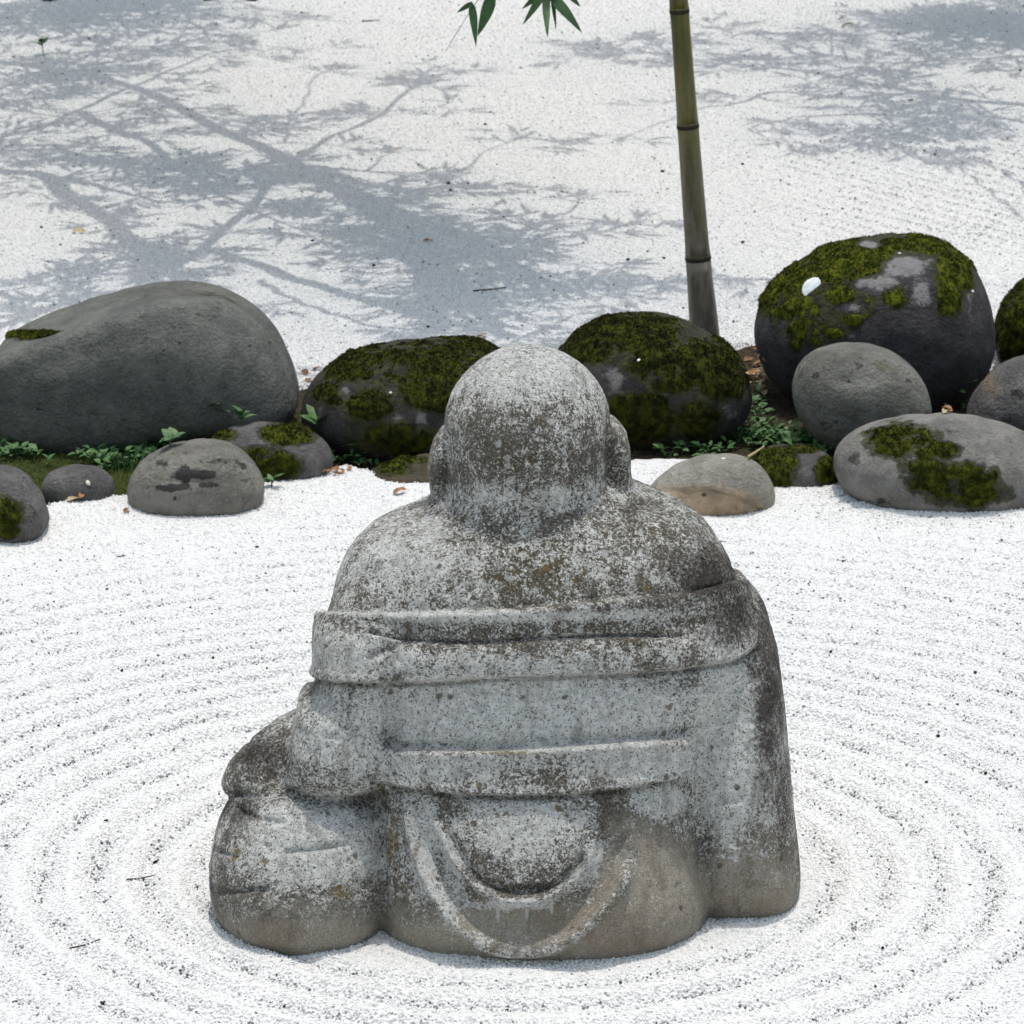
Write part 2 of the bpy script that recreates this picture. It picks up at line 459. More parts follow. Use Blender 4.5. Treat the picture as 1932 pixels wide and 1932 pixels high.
# gravel grains: loose angular chips lying on the beds
def ico(sub):
    import bmesh
    bm = bmesh.new()
    bmesh.ops.create_icosphere(bm, subdivisions=sub, radius=1.0)
    V = np.array([v.co[:] for v in bm.verts])
    T = np.array([[v.index for v in f.verts] for f in bm.faces])
    bm.free()
    return V, T
I1, I2, I3, I4, I5, I6 = (ico(k) for k in (1, 2, 3, 4, 5, 6))
GR = bpy.data.collections.new('grain_shapes')
for k in range(6):
    r = np.random.default_rng(40 + k)
    Vg = I1[0] * (1, 0.72 + 0.25 * r.random(), 0.55 + 0.25 * r.random())
    for _ in range(7):                                       # cut facets
        n = r.normal(size=3); n /= np.linalg.norm(n)
        s = np.maximum(Vg @ n - (0.50 + 0.2 * r.random()), 0)
        Vg = Vg - s[:, None] * n
    g = bpy.data.objects.new('grain', mesh('grain', Vg, I1[1], False))
    g.data.materials.append(M_GRAIN_I)
    GR.objects.link(g)
ng = bpy.data.node_groups.new('scatter_grains', 'GeometryNodeTree')
ng.interface.new_socket('Geometry', in_out='INPUT', socket_type='NodeSocketGeometry')
ng.interface.new_socket('Geometry', in_out='OUTPUT', socket_type='NodeSocketGeometry')
gi, go = ng.nodes.new('NodeGroupInput'), ng.nodes.new('NodeGroupOutput')
ip, ci = ng.nodes.new('GeometryNodeInstanceOnPoints'), ng.nodes.new('GeometryNodeCollectionInfo')
ci.inputs['Collection'].default_value = GR
ci.inputs['Separate Children'].default_value = True
ci.inputs['Reset Children'].default_value = True
ip.inputs['Pick Instance'].default_value = True
for nm, ty, sk in (('rot', 'FLOAT_VECTOR', 'Rotation'), ('scl', 'FLOAT', 'Scale'), ('pick', 'INT', 'Instance Index')):
    na = ng.nodes.new('GeometryNodeInputNamedAttribute')
    na.data_type = ty
    na.inputs['Name'].default_value = nm
    ng.links.new([s for s in na.outputs if s.enabled][0], ip.inputs[sk])
ng.links.new(gi.outputs[0], ip.inputs['Points'])
ng.links.new(ci.outputs[0], ip.inputs['Instance'])
ng.links.new(ip.outputs[0], go.inputs[0])
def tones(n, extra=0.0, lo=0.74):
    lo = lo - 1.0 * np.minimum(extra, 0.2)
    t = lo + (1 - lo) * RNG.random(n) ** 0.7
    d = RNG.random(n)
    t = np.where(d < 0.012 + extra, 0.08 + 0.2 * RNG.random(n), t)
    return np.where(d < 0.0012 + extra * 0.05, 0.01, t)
def scatter(name, x, y, z, size, tone, label):
    n = len(x)
    me = bpy.data.meshes.new(name)
    me.vertices.add(n)
    me.vertices.foreach_set('co', np.stack([x, y, z], 1).astype(np.float32).ravel())
    attr(me, 'rot', RNG.random((n, 3)) * 6.283, 'FLOAT_VECTOR')
    attr(me, 'scl', size)
    attr(me, 'pick', RNG.integers(0, 6, n), 'INT')
    attr(me, 'tone', tone)
    o = bpy.data.objects.new(name, me)
    COL.objects.link(o)
    md = o.modifiers.new('scatter', 'NODES')
    md.node_group = ng
    me.materials.append(M_GRAIN_I)
    return tag(o, label, 'gravel', kind='stuff')
def jitter(x0, x1, y0, y1, st):
    X, Y = np.meshgrid(np.arange(x0, x1, st), np.arange(y0, y1, st))
    return X.ravel() + (RNG.random(X.size) - 0.5) * st * 1.3, Y.ravel() + (RNG.random(X.size) - 0.5) * st * 1.3
x, y = jitter(-0.98, 0.98, -0.72, 1.75, 0.0043)
d = yb1(x) - y + 0.012 * noise(pts3(x, y), 22, 5, 2)
k = d > 0.0 - 0.008 * RNG.random(len(x))
x, y = x[k], y[k]
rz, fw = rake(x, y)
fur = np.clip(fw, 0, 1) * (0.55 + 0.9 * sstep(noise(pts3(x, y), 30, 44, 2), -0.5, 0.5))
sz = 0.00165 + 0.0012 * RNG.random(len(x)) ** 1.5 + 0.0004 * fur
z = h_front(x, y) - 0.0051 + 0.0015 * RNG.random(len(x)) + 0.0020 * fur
scatter('loose_gravel', x, y, z, sz, tones(len(x), 0.27 * fur), 'white crushed gravel raked in rings around the stone statue')  # furrow grains toned darker to paint in the shade of the grooves
x, y = jitter(-1.6, 1.6, 1.95, 3.1, 0.0062)
d = y - yb2(x) + 0.02 * noise(pts3(x, y), 14, 15, 2)
k = d > -0.01 * RNG.random(len(x)) + 0.0
x, y = x[k], y[k]
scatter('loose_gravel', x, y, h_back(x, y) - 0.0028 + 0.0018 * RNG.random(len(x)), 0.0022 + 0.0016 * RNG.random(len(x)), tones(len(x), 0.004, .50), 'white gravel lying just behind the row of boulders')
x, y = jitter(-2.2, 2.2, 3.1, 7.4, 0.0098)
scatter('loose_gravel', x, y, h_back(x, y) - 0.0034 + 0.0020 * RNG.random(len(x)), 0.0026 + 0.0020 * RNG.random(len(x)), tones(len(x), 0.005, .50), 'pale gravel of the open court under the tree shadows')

# ------------------------------------------------------------------ the stone statue
H = 0.0025
GX, GY, GZ = np.arange(-0.42, 0.40, H), np.arange(-0.37, 0.16, H), np.arange(-0.024, 0.735, H)
SH = (len(GX), len(GY), len(GZ))
FLD = np.full(SH, 1.0, dtype=np.float32)
LAB = np.zeros(SH, dtype=np.int8)
def loft(lab, rows, ysil, back, yfront, p=2.3, k=0.008):
    """a carved volume given by its half outlines: rows (v, left, right) seen at depth ysil, back (height, depth)"""
    zz = np.array([AY(966, v, ysil)[2] for v, a, b in rows])
    xl = np.array([AY(a, v, ysil)[0] for v, a, b in rows])
    xr = np.array([AY(b, v, ysil)[0] for v, a, b in rows])
    od = np.argsort(zz)
    zz, xl, xr = zz[od], xl[od], xr[od]
    bz = np.array(back)[np.argsort([b[0] for b in back])]
    iz0 = 0 if zz[0] < 0.03 else max(0, int((zz[0] - 0.04 - GZ[0]) / H))
    iz1 = min(SH[2], int((zz[-1] + 0.04 - GZ[0]) / H))
    ix0 = max(0, int((xl.min() - 0.05 - GX[0]) / H)); ix1 = min(SH[0], int((xr.max() + 0.05 - GX[0]) / H))
    sl = (slice(ix0, ix1), slice(0, SH[1]), slice(iz0, iz1))
    Z = GZ[iz0:iz1]
    L, Rr = np.interp(Z, zz, xl), np.interp(Z, zz, xr)
    yb = np.interp(Z, bz[:, 0], bz[:, 1])
    # soften the corners of the profiles
    ker = np.hanning(9); ker /= ker.sum()
    sm = lambda a: np.convolve(np.pad(a, 4, mode='edge'), ker, 'valid')
    L, Rr, yb = sm(L), sm(Rr), sm(yb)
    if not np.isscalar(p):
        pz = np.array(p)[np.argsort([q[0] for q in p])]
        p = np.interp(Z, pz[:, 0], pz[:, 1])
    a, b = np.maximum((Rr - L) / 2, 0.004), np.maximum((yfront - yb) / 2, 0.004)
    xc, yc = (L + Rr) / 2, (yfront + yb) / 2
    X = np.abs((GX[ix0:ix1, None] - xc) / a) ** p
    Y = np.abs((GY[:, None] - yc) / b) ** p
    rho = (X[:, None, :] + Y[None, :, :]) ** np.asarray(1 / p)
    f = (rho - 1) * np.minimum(a, b)
    if zz[0] >= 0.03:
        f = np.maximum(f, (zz[0] - Z)[None, None, :])
    f = np.maximum(f, (Z - zz[-1])[None, None, :]).astype(np.float32)
    blend(lab, f, sl, k)
def ellip(lab, c, r, k):
    sl = tuple(slice(max(0, int((c[i] - r[i] - 0.05 - g[0]) / H)), min(len(g), int((c[i] + r[i] + 0.05 - g[0]) / H))) for i, g in enumerate((GX, GY, GZ)))
    q = np.sqrt(((GX[sl[0], None, None] - c[0]) / r[0]) ** 2 + ((GY[None, sl[1], None] - c[1]) / r[1]) ** 2 + ((GZ[None, None, sl[2]] - c[2]) / r[2]) ** 2)
    blend(lab, ((q - 1) * min(r)).astype(np.float32), sl, k)
def begin():
    global FLD, OLD
    OLD, FLD = FLD, np.full(SH, 1.0, dtype=np.float32)
def finish(k):
    global FLD
    h = np.maximum(k - np.abs(OLD - FLD), 0) / k
    FLD = np.minimum(OLD, FLD) - h * h * k * 0.25
def blend(lab, f, sl, k):
    a = FLD[sl]
    LAB[sl] = np.where(f < a, lab, LAB[sl])
    h = np.maximum(k - np.abs(a - f), 0) / k
    FLD[sl] = np.minimum(a, f) - h * h * k * 0.25
HEAD, EARL, EARR, BACK, SHAWL, ARM, FORE, KNEE, BELT, ROBE, SLEEVE = range(1, 12)
loft(BACK, [(925, 860, 1165), (950, 825, 1215), (968, 800, 1275), (985, 760, 1315), (1005, 702, 1338), (1030, 670, 1357), (1060, 649, 1374), (1095, 635, 1389), (1150, 626, 1402), (1220, 640, 1408),
            (1290, 680, 1360), (1350, 690, 1330), (1450, 694, 1316), (1550, 696, 1322), (1640, 700, 1334), (1690, 704, 1334), (1740, 708, 1328)], -0.06,
     [(.53, -.090), (.515, -.112), (.495, -.138), (.475, -.162), (.45, -.182), (.42, -.197), (.36, -.210), (.30, -.223), (.25, -.234), (.19, -.248), (.12, -.282), (.06, -.312), (.03, -.318), (0, -.304), (-.03, -.285)], 0.10,
     [(.55, 2.25), (.38, 2.35), (.30, 3.2), (.2, 3.2), (.10, 2.7), (-.05, 2.6)])
begin()
ellip(HEAD, AY(995, 812, -0.03), (0.1030, 0.114, 0.1055), 0.003)
loft(HEAD, [(806, 843, 1147), (830, 842, 1149), (860, 842, 1149), (900, 842, 1149), (930, 841, 1150), (950, 838, 1158), (968, 830, 1180), (990, 815, 1205)], -0.03,
     [(.60, -.1435), (.585, -.1435), (.56, -.141), (.54, -.1395), (.515, -.1365), (.49, -.141), (.46, -.150)], 0.084, 2.0, 0.004)
finish(0.024)
loft(EARL, [(816, 834, 850), (826, 822, 858), (840, 813, 862), (880, 806, 862), (920, 809, 862), (945, 815, 862), (958, 808, 860), (972, 798, 855), (988, 786, 850)], -0.01,
     [(.63, -.022), (.60, -.048), (.55, -.052), (.50, -.042), (.46, -.04)], 0.035, 2.6, 0.006)
loft(EARR, [(797, 1140, 1158), (803, 1140, 1172), (818, 1140, 1184), (850, 1140, 1190), (900, 1140, 1190), (925, 1140, 1194), (940, 1140, 1206), (955, 1150, 1222)], -0.01,
     [(.63, -.022), (.60, -.048), (.55, -.052), (.50, -.044), (.46, -.04)], 0.035, 2.6, 0.006)
loft(SLEEVE, [(1138, 1340, 1415), (1150, 1325, 1432), (1172, 1312, 1450), (1240, 1288, 1470), (1330, 1270, 1480), (1480, 1268, 1491), (1580, 1275, 1501), (1625, 1282, 1504), (1650, 1288, 1501), (1690, 1298, 1490)], -0.02,
     [(.37, -.05), (.35, -.110), (.32, -.140), (.28, -.160), (.2, -.184), (.1, -.199), (.04, -.200), (.015, -.190), (0, -.179), (-.03, -.165)], 0.13, 2.9, 0.012)
loft(KNEE, [(1462, 490, 690), (1478, 462, 720), (1500, 442, 742), (1530, 425, 748), (1560, 409, 750), (1620, 396, 750), (1660, 398, 749), (1690, 406, 746), (1710, 416, 744), (1745, 440, 740)], -0.12,
     [(.19, -.15), (.178, -.190), (.165, -.222), (.14, -.252), (.10, -.276), (.06, -.290), (.03, -.294), (.01, -.287), (-.03, -.262)], 0.05, 2.3, 0.008)
loft(FORE, [(1343, 575, 630), (1352, 545, 660), (1368, 508, 670), (1388, 478, 680), (1430, 432, 690), (1462, 419, 690), (1482, 424, 690), (1496, 440, 685), (1508, 470, 660)], -0.06,
     [(.235, -.06), (.215, -.10), (.19, -.135), (.165, -.150), (.14, -.146), (.12, -.11), (.105, -.06)], -0.015, 2.3, 0.007)
loft(ARM, [(1050, 700, 735), (1100, 655, 750), (1150, 628, 765), (1185, 610, 768), (1225, 611, 766), (1262, 611, 764), (1292, 602, 758), (1312, 583, 756), (1335, 562, 755), (1320, 558, 755), (1380, 551, 754), (1412, 546, 752), (1438, 538, 746), (1455, 536, 735), (1470, 545, 715), (1482, 570, 690)], -0.12,
     [(.44, -.13), (.40, -.170), (.36, -.198), (.30, -.215), (.25, -.230), (.215, -.238), (.195, -.235), (.178, -.220), (.165, -.19), (.15, -.14)], -0.02, 2.8, 0.010)

def surface_nets(Fd):
    ins = Fd < 0
    cnt = np.zeros(tuple(s - 1 for s in Fd.shape), dtype=np.int8)
    off = [(i, j, k) for i in (0, 1) for j in (0, 1) for k in (0, 1)]
    S = Fd.shape
    for i, j, k in off:
        cnt += ins[i:S[0] - 1 + i, j:S[1] - 1 + j, k:S[2] - 1 + k]
    act = (cnt > 0) & (cnt < 8)
    C = np.argwhere(act)
    idx = np.full(cnt.shape, -1, dtype=np.int32)
    idx[act] = np.arange(len(C))
    acc, num = np.zeros((len(C), 3)), np.zeros(len(C))
    for a in range(8):
        for b in range(a + 1, 8):
            oa, ob = np.array(off[a]), np.array(off[b])
            if np.abs(oa - ob).sum() != 1:
                continue
            fa, fb = Fd[tuple((C + oa).T)], Fd[tuple((C + ob).T)]
            m = (fa < 0) != (fb < 0)
            t = fa[m] / (fa[m] - fb[m])
            acc[m] += oa + t[:, None] * (ob - oa)
            num[m] += 1
    Vv = (C + acc / num[:, None]) * H + np.array([GX[0], GY[0], GZ[0]])
    quads = []
    for ax in range(3):
        lo = [slice(1, -1)] * 3
        s0, s1 = [slice(1, S[i] - 1) for i in range(3)], [slice(1, S[i] - 1) for i in range(3)]
        s0[ax], s1[ax] = slice(0, S[ax] - 1), slice(1, S[ax])
        e0, e1 = ins[tuple(s0)], ins[tuple(s1)]
        E = np.argwhere(e0 != e1)
        base = E.copy()
        for i in range(3):
            if i != ax:
                base[:, i] += 1
        p, q = [(1, 2), (2, 0), (0, 1)][ax]
        dp, dq = np.eye(3, dtype=int)[p], np.eye(3, dtype=int)[q]
        c = [idx[tuple((base - a * dp - b * dq).T)] for a, b in ((0, 0), (1, 0), (1, 1), (0, 1))]
        Qd = np.stack(c, 1)
        fl = e0[tuple(E.T)]
        Qd[~fl] = Qd[~fl][:, ::-1]
        quads.append(Qd)
    Qd = np.concatenate(quads)
    return Vv, Qd[(Qd >= 0).all(1)], C
SV, SQ, SC = surface_nets(FLD)
slab = LAB[tuple(SC.T)].astype(int)
for _ in range(1):                                           # take the voxel ripple out
    ac, nn = np.zeros_like(SV), np.zeros(len(SV))
    for a, b in ((0, 1), (1, 2), (2, 3), (3, 0)):
        for c in range(3):
            ac[:, c] += np.bincount(SQ[:, a], SV[SQ[:, b], c], len(SV)) + np.bincount(SQ[:, b], SV[SQ[:, a], c], len(SV))
        nn += np.bincount(SQ[:, a], minlength=len(SV)) + np.bincount(SQ[:, b], minlength=len(SV))
    SV = 0.4 * SV + 0.6 * ac / nn[:, None]
SN = normals_of(SV, SQ)
su, sv = proj(SV)
facing = sstep(SN[:, 1], 0.75, 0.25)                         # carved detail fades out round the front

def along(pts, w):                                           # distance in outline units to a carved line, and position along it
    P = np.array(pts, float)
    best, tt = np.full(len(su), 1e9), np.zeros(len(su))
    side = np.zeros(len(su))
    n = len(P) - 1
    for i in range(n):
        a, b = P[i], P[i + 1]
        dd = b - a
        t = np.clip(((su - a[0]) * dd[0] + (sv - a[1]) * dd[1]) / (dd @ dd), 0, 1)
        ex, ey = su - a[0] - t * dd[0], sv - a[1] - t * dd[1]
        q = np.hypot(ex, ey)
        m = q < best
        best[m] = q[m]
        tt[m] = (i + t[m]) / n
        side[m] = np.sign(dd[0] * ey[m] - dd[1] * ex[m])
    return best, tt, side
def groove(pts, depth, w, taper=True):
    P = smooth_line(pts, 24)
    q, t, s = along(P, w)
    e = np.exp(-(q / w) ** 2)
    if taper:
        e = e * sstep(t, 0, 0.08) * sstep(t, 1.0, 0.9)
    return depth * e
DSP = np.zeros(len(SV))
T = np.interp(su, [540, 590, 640, 700, 800, 960, 1150, 1250, 1330, 1392, 1440], [1152, 1154, 1160, 1160, 1156, 1150, 1131, 1125, 1114, 1096, 1085])
B = np.interp(su, [540, 570, 620, 680, 820, 960, 1150, 1280, 1380, 1410, 1430], [1268, 1274, 1283, 1287, 1285, 1275, 1270, 1262, 1246, 1232, 1214])
wob = 1.5 * noise(SV, 25, 3, 2)
# the upper edge is rounded, the lower edge sharp
inb = sstep(sv - T + wob, -3, 4) * sstep(B - sv + wob, -2.5, 2.5) * sstep(su, 1424, 1416) * np.where((slab == SLEEVE) & (sv < 1175), 0, 1) * np.where(su < 650, sstep(SV[:, 2], 0.282, 0.290), 1)
upl = np.interp(su, [640, 690, 740, 880, 1000, 1160, 1290, 1350], [1192, 1199, 1207, 1213, 1206, 1200, 1206, 1212])
fold = sstep(su, 650, 760) * sstep(su, 1340, 1250)
tu = np.clip((sv - T) / np.maximum(upl - T, 1), 0, 1)
tl = np.clip((sv - upl) / np.maximum(B - upl, 1), 0, 1)
up_prof = 0.0150 - 0.0065 * sstep(tu, 0.15, 0.55)
lo_prof = 0.0130 + 0.0060 * np.sin(np.pi * np.clip(tl, 0, 1)) ** 0.8
prof = np.where(sv < upl, up_prof, lo_prof)
prof = prof * fold + 0.0145 * (1 - fold)
DSP += inb * prof
DSP += inb * groove([(690, 1196), (712, 1201), (745, 1208), (880, 1213), (1000, 1206), (1160, 1200), (1295, 1207)], -0.0065, 4.5)
DSP += inb * groove([(690, 1243), (712, 1230), (745, 1219), (790, 1214)], -0.006, 4.5)
DSP += inb * groove([(680, 1200), (715, 1208), (760, 1214)], 0.0035, 7)
shawl_m = inb > 0.5
# flared lower rim at the left, and the line where the shawl turns over the right side
DSP += inb * 0.0015 * np.exp(-((sv - B + 9) / 9) ** 2) * sstep(su, 760, 620)
DSP += groove([(1392, 1097), (1340, 1108), (1300, 1118)], -0.003, 4)
und = lambda e, x0, x1: np.exp(-((sv - e - 5) / 4.0) ** 2) * sstep(su, x0, x0 + 12) * sstep(su, x1, x1 - 12)
DSP -= 0.0045 * und(B, 566, 1425)
# waist sash
Tb = np.interp(su, [715, 735, 850, 960, 1100, 1200, 1285], [1409, 1411, 1415, 1413, 1405, 1397, 1388])
Bb = np.interp(su, [715, 735, 850, 960, 1080, 1200, 1287], [1472, 1479, 1495, 1501, 1497, 1481, 1464])
inw = sstep(sv - Tb + wob, -2.5, 3.5) * sstep(Bb - sv + wob, -2.5, 2.5) * sstep(su, 1288, 1284) * sstep(su, 716, 726) * (SV[:, 1] < -0.12)
DSP += inw * (0.0125 + 0.0035 * np.exp(-((sv - Tb - 8) / 8) ** 2) + 0.002 * sstep(sv, Bb - 22, Bb))
DSP -= 0.0045 * und(Bb, 722, 1288)
belt_m = (inw > 0.5) & ((slab == BACK) | (slab == SLEEVE))
DSP += groove([(735, 1404), (850, 1408), (960, 1406), (1100, 1398), (1200, 1390), (1285, 1380)], -0.0035, 9, False) * (SV[:, 1] < -0.12)
# U folds of the lower robe
lowr = sstep(sv, 1496, 1515)
outer = [(772, 1500), (782, 1570), (808, 1650), (850, 1725), (905, 1772), (970, 1790), (1045, 1782), (1115, 1742), (1168, 1680), (1195, 1610)]
inner = [(815, 1530), (838, 1590), (880, 1655), (930, 1695), (980, 1706), (1040, 1695), (1095, 1655), (1130, 1595)]
ro, ri = np.hypot((su - 982) / 212, (sv - 1520) / 272), np.hypot((su - 983) / 152, (sv - 1520) / 186)
DSP -= 0.008 * sstep(ro, 1.0, 0.93) * sstep(ri, 0.98, 1.06) * sstep(sv, 1515, 1600) * lowr
DSP += lowr * (groove(outer, 0.0135, 14) + groove(inner, 0.0115, 13))
DSP += lowr * (groove([(842, 1560), (870, 1620), (915, 1666), (975, 1684), (1035, 1676), (1085, 1640), (1112, 1600)], -0.009, 7))
DSP += lowr * groove([(800, 1570), (835, 1650), (885, 1715), (970, 1748), (1050, 1738), (1110, 1690), (1150, 1630)], -0.002, 11)
q, t, s = along(smooth_line(outer, 30), 1)
DSP += lowr * 0.006 * np.exp(-((np.hypot((su - 970) / 1.15, sv - 1560)) / 95.0) ** 4)
DSP += groove([(842, 815), (840, 860), (841, 905), (838, 950)], -0.004, 5) + groove([(1147, 800), (1148, 850), (1149, 900), (1152, 945)], -0.004, 5)
# creases of the knee and forearm
for pts, dp, w in (([(438, 1518), (470, 1536), (505, 1548), (545, 1552)], -0.0045, 5), ([(404, 1603), (425, 1610), (452, 1617)], -0.004, 4), ([(530, 1609), (590, 1603), (665, 1591)], -0.0042, 4.5),
                   ([(405, 1684), (440, 1683), (475, 1679), (512, 1679)], -0.006, 5), ([(420, 1500), (520, 1492), (640, 1492), (700, 1478), (735, 1455)], -0.009, 6),
                   ([(455, 1395), (490, 1400), (530, 1385)], -0.002, 5), ([(732, 1290), (737, 1340), (738, 1400), (725, 1470)], -0.004, 7), ([(722, 1500), (720, 1560), (724, 1640), (727, 1770)], -0.004, 6),
                   ([(1292, 1272), (1296, 1340), (1293, 1400), (1292, 1470), (1318, 1560), (1330, 1700)], -0.0035, 8), ([(1345, 1500), (1372, 1512), (1405, 1508)], -0.003, 5)):
    DSP += groove(pts, dp, w)
# flaking skin low on the sleeve, weathering everywhere
fl = noise(SV * (1, 1, 2.2), 48, 9, 3)
DSP += 0.0022 * sstep(np.abs(fl), 0.06, 0.0) * sstep(su, 1330, 1350) * sstep(sv, 1540, 1580) * sstep(su, 1470, 1440)
SV = SV + SN * (DSP * facing)[:, None]
SV -= SN * (0.0016 * sstep(noise(SV, 75, 12, 2), 0.42, 0.60) + 0.0022 * sstep(noise(SV, 38, 14, 2), 0.56, 0.66) * sstep(sv, 1000, 1100))[:, None]
SV += SN * (0.0022 * noise(SV, 13, 5, 3) + 0.0009 * noise(SV, 150, 6, 3))[:, None]
SN = normals_of(SV, SQ)
# where lichen, stains and bare stone lie
def blobs(lst, u, v):
    m = np.zeros(len(u))
    for cu, cv, ru, rv, w in lst:
        m = np.maximum(m, w * np.exp(-(((u - cu) / ru) ** 2 + ((v - cv) / rv) ** 2) ** 1.3))
    return m
masks = {}
masks['pale'] = np.clip(0.10 + blobs([(1000, 700, 190, 60, .30), (1000, 1345, 300, 80, .58), (1010, 940, 180, 28, .20), (1200, 1430, 110, 45, .50), (820, 1445, 110, 40, .30), (1385, 1420, 75, 190, .56), (600, 1600, 130, 90, .42),
                        (660, 1240, 110, 45, .28), (650, 1380, 95, 90, .30), (760, 1060, 120, 90, .25), (985, 1560, 110, 55, .32), (880, 1250, 300, 25, .22), (900, 1160, 340, 10, .45), (1245, 1510, 60, 30, .5), (1000, 1408, 300, 7, .35),
                        (800, 1600, 22, 90, .42), (855, 1660, 22, 60, .40), (960, 1708, 90, 10, .45), (1110, 1640, 22, 50, .35), (1450, 1240, 16, 60, .25)], su, sv) - 0.06 * sstep(sv, 760, 860) * sstep(sv, 930, 900), 0, 1)
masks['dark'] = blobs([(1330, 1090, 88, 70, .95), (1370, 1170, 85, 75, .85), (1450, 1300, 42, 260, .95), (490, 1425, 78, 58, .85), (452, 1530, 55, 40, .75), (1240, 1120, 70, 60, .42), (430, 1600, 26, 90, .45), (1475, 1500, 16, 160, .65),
                       (680, 1085, 26, 65, .42), (1195, 955, 30, 22, .7), (820, 960, 28, 22, .55), (1000, 1672, 90, 12, .55), (1100, 1625, 14, 34, .6), (1160, 1650, 12, 30, .45), (1025, 1560, 60, 30, .3)], su, sv)
masks['tan'] = np.clip(sstep(sv, 1580, 1810) * 0.75 + blobs([(1230, 1690, 120, 165, .95), (1410, 1675, 100, 125, .95), (1180, 1560, 50, 50, .6), (1050, 1760, 190, 50, .9), (600, 1780, 160, 40, .5), (900, 1780, 120, 40, .8)], su, sv), 0, 1)
masks['olive'] = blobs([(1000, 1070, 270, 80, .70), (1060, 860, 70, 60, .45), (1180, 1000, 120, 50, .55), (1000, 850, 130, 70, .50), (1130, 800, 40, 80, .45), (1170, 930, 25, 60, .65), (1180, 1190, 190, 60, .60), (900, 1190, 160, 20, .45), (960, 1450, 150, 30, .45), (700, 1490, 50, 14, .7), (990, 1240, 260, 20, .3)], su, sv)
masks['ochre'] = blobs([(740, 1590, 20, 70, .75), (648, 1682, 32, 26, .75), (960, 1418, 95, 6, .75), (448, 1605, 16, 12, .8), (790, 1610, 10, 26, .7), (720, 1500, 30, 10, .5), (1140, 740, 10, 40, .5), (440, 1620, 8, 10, .9)], su, sv)
masks['drip'] = blobs([(938, 1728, 4, 17, 1.), (958, 1716, 4, 10, .9), (974, 1728, 3, 8, .7), (994, 1724, 4, 15, 1.), (1041, 1715, 3, 24, .9), (905, 1712, 3, 16, .8), (1135, 1605, 7, 26, .9), (1120, 1640, 5, 16, .6), (1205, 1650, 3, 20, .5)], su, sv)
masks['ochre'] = np.maximum(masks['ochre'], blobs([(1054, 1526, 6, 6, 1.4), (905, 1478, 6, 5, 1.4), (1030, 1072, 7, 6, 1.3), (1085, 1096, 5, 5, 1.2), (1220, 1110, 6, 6, 1.1), (500, 1625, 7, 7, 1.2), (1010, 1530, 5, 5, .9), (955, 1535, 7, 5, 1.0)], su, sv))
for ln_, w_, a_ in ((outer, 13, .30), (inner, 12, .36)):
    q, t, s = along(smooth_line(ln_, 30), 1)
    masks['pale'] = np.clip(masks['pale'] + a_ * np.exp(-(q / w_) ** 2) * lowr * (0.5 + 0.8 * noise(SV, 22, 71, 2)), 0, 1)
    masks['tan'] *= 1 - 0.5 * np.exp(-(q / w_) ** 2) * lowr
names = {HEAD: 'head', EARL: 'ear', EARR: 'ear', BACK: 'back', SHAWL: 'shawl', ARM: 'upper_arm', FORE: 'forearm', KNEE: 'knee', BELT: 'waist_sash', ROBE: 'robe_skirt', SLEEVE: 'sleeve'}
slab[(slab == BACK) & (sv > np.where(su < 1290, Bb, 1465))] = ROBE
slab[shawl_m & (slab != HEAD)] = SHAWL
slab[belt_m] = BELT
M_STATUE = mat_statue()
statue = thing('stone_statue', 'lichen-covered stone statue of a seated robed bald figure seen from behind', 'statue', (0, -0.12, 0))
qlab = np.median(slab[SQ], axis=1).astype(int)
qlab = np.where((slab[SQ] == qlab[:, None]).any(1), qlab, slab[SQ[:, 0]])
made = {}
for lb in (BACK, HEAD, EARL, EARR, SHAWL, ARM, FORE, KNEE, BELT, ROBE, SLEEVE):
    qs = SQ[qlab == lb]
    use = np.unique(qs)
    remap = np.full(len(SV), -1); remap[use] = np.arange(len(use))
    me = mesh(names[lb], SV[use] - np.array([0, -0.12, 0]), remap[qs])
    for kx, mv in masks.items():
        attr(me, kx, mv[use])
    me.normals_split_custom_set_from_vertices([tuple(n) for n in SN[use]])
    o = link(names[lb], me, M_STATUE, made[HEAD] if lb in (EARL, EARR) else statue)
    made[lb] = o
made[SLEEVE]['label'] = 'draped right sleeve with black stained outer edge and bare tan foot'
made[FORE]['label'] = 'dark lichen-blotched forearm'
del FLD, LAB

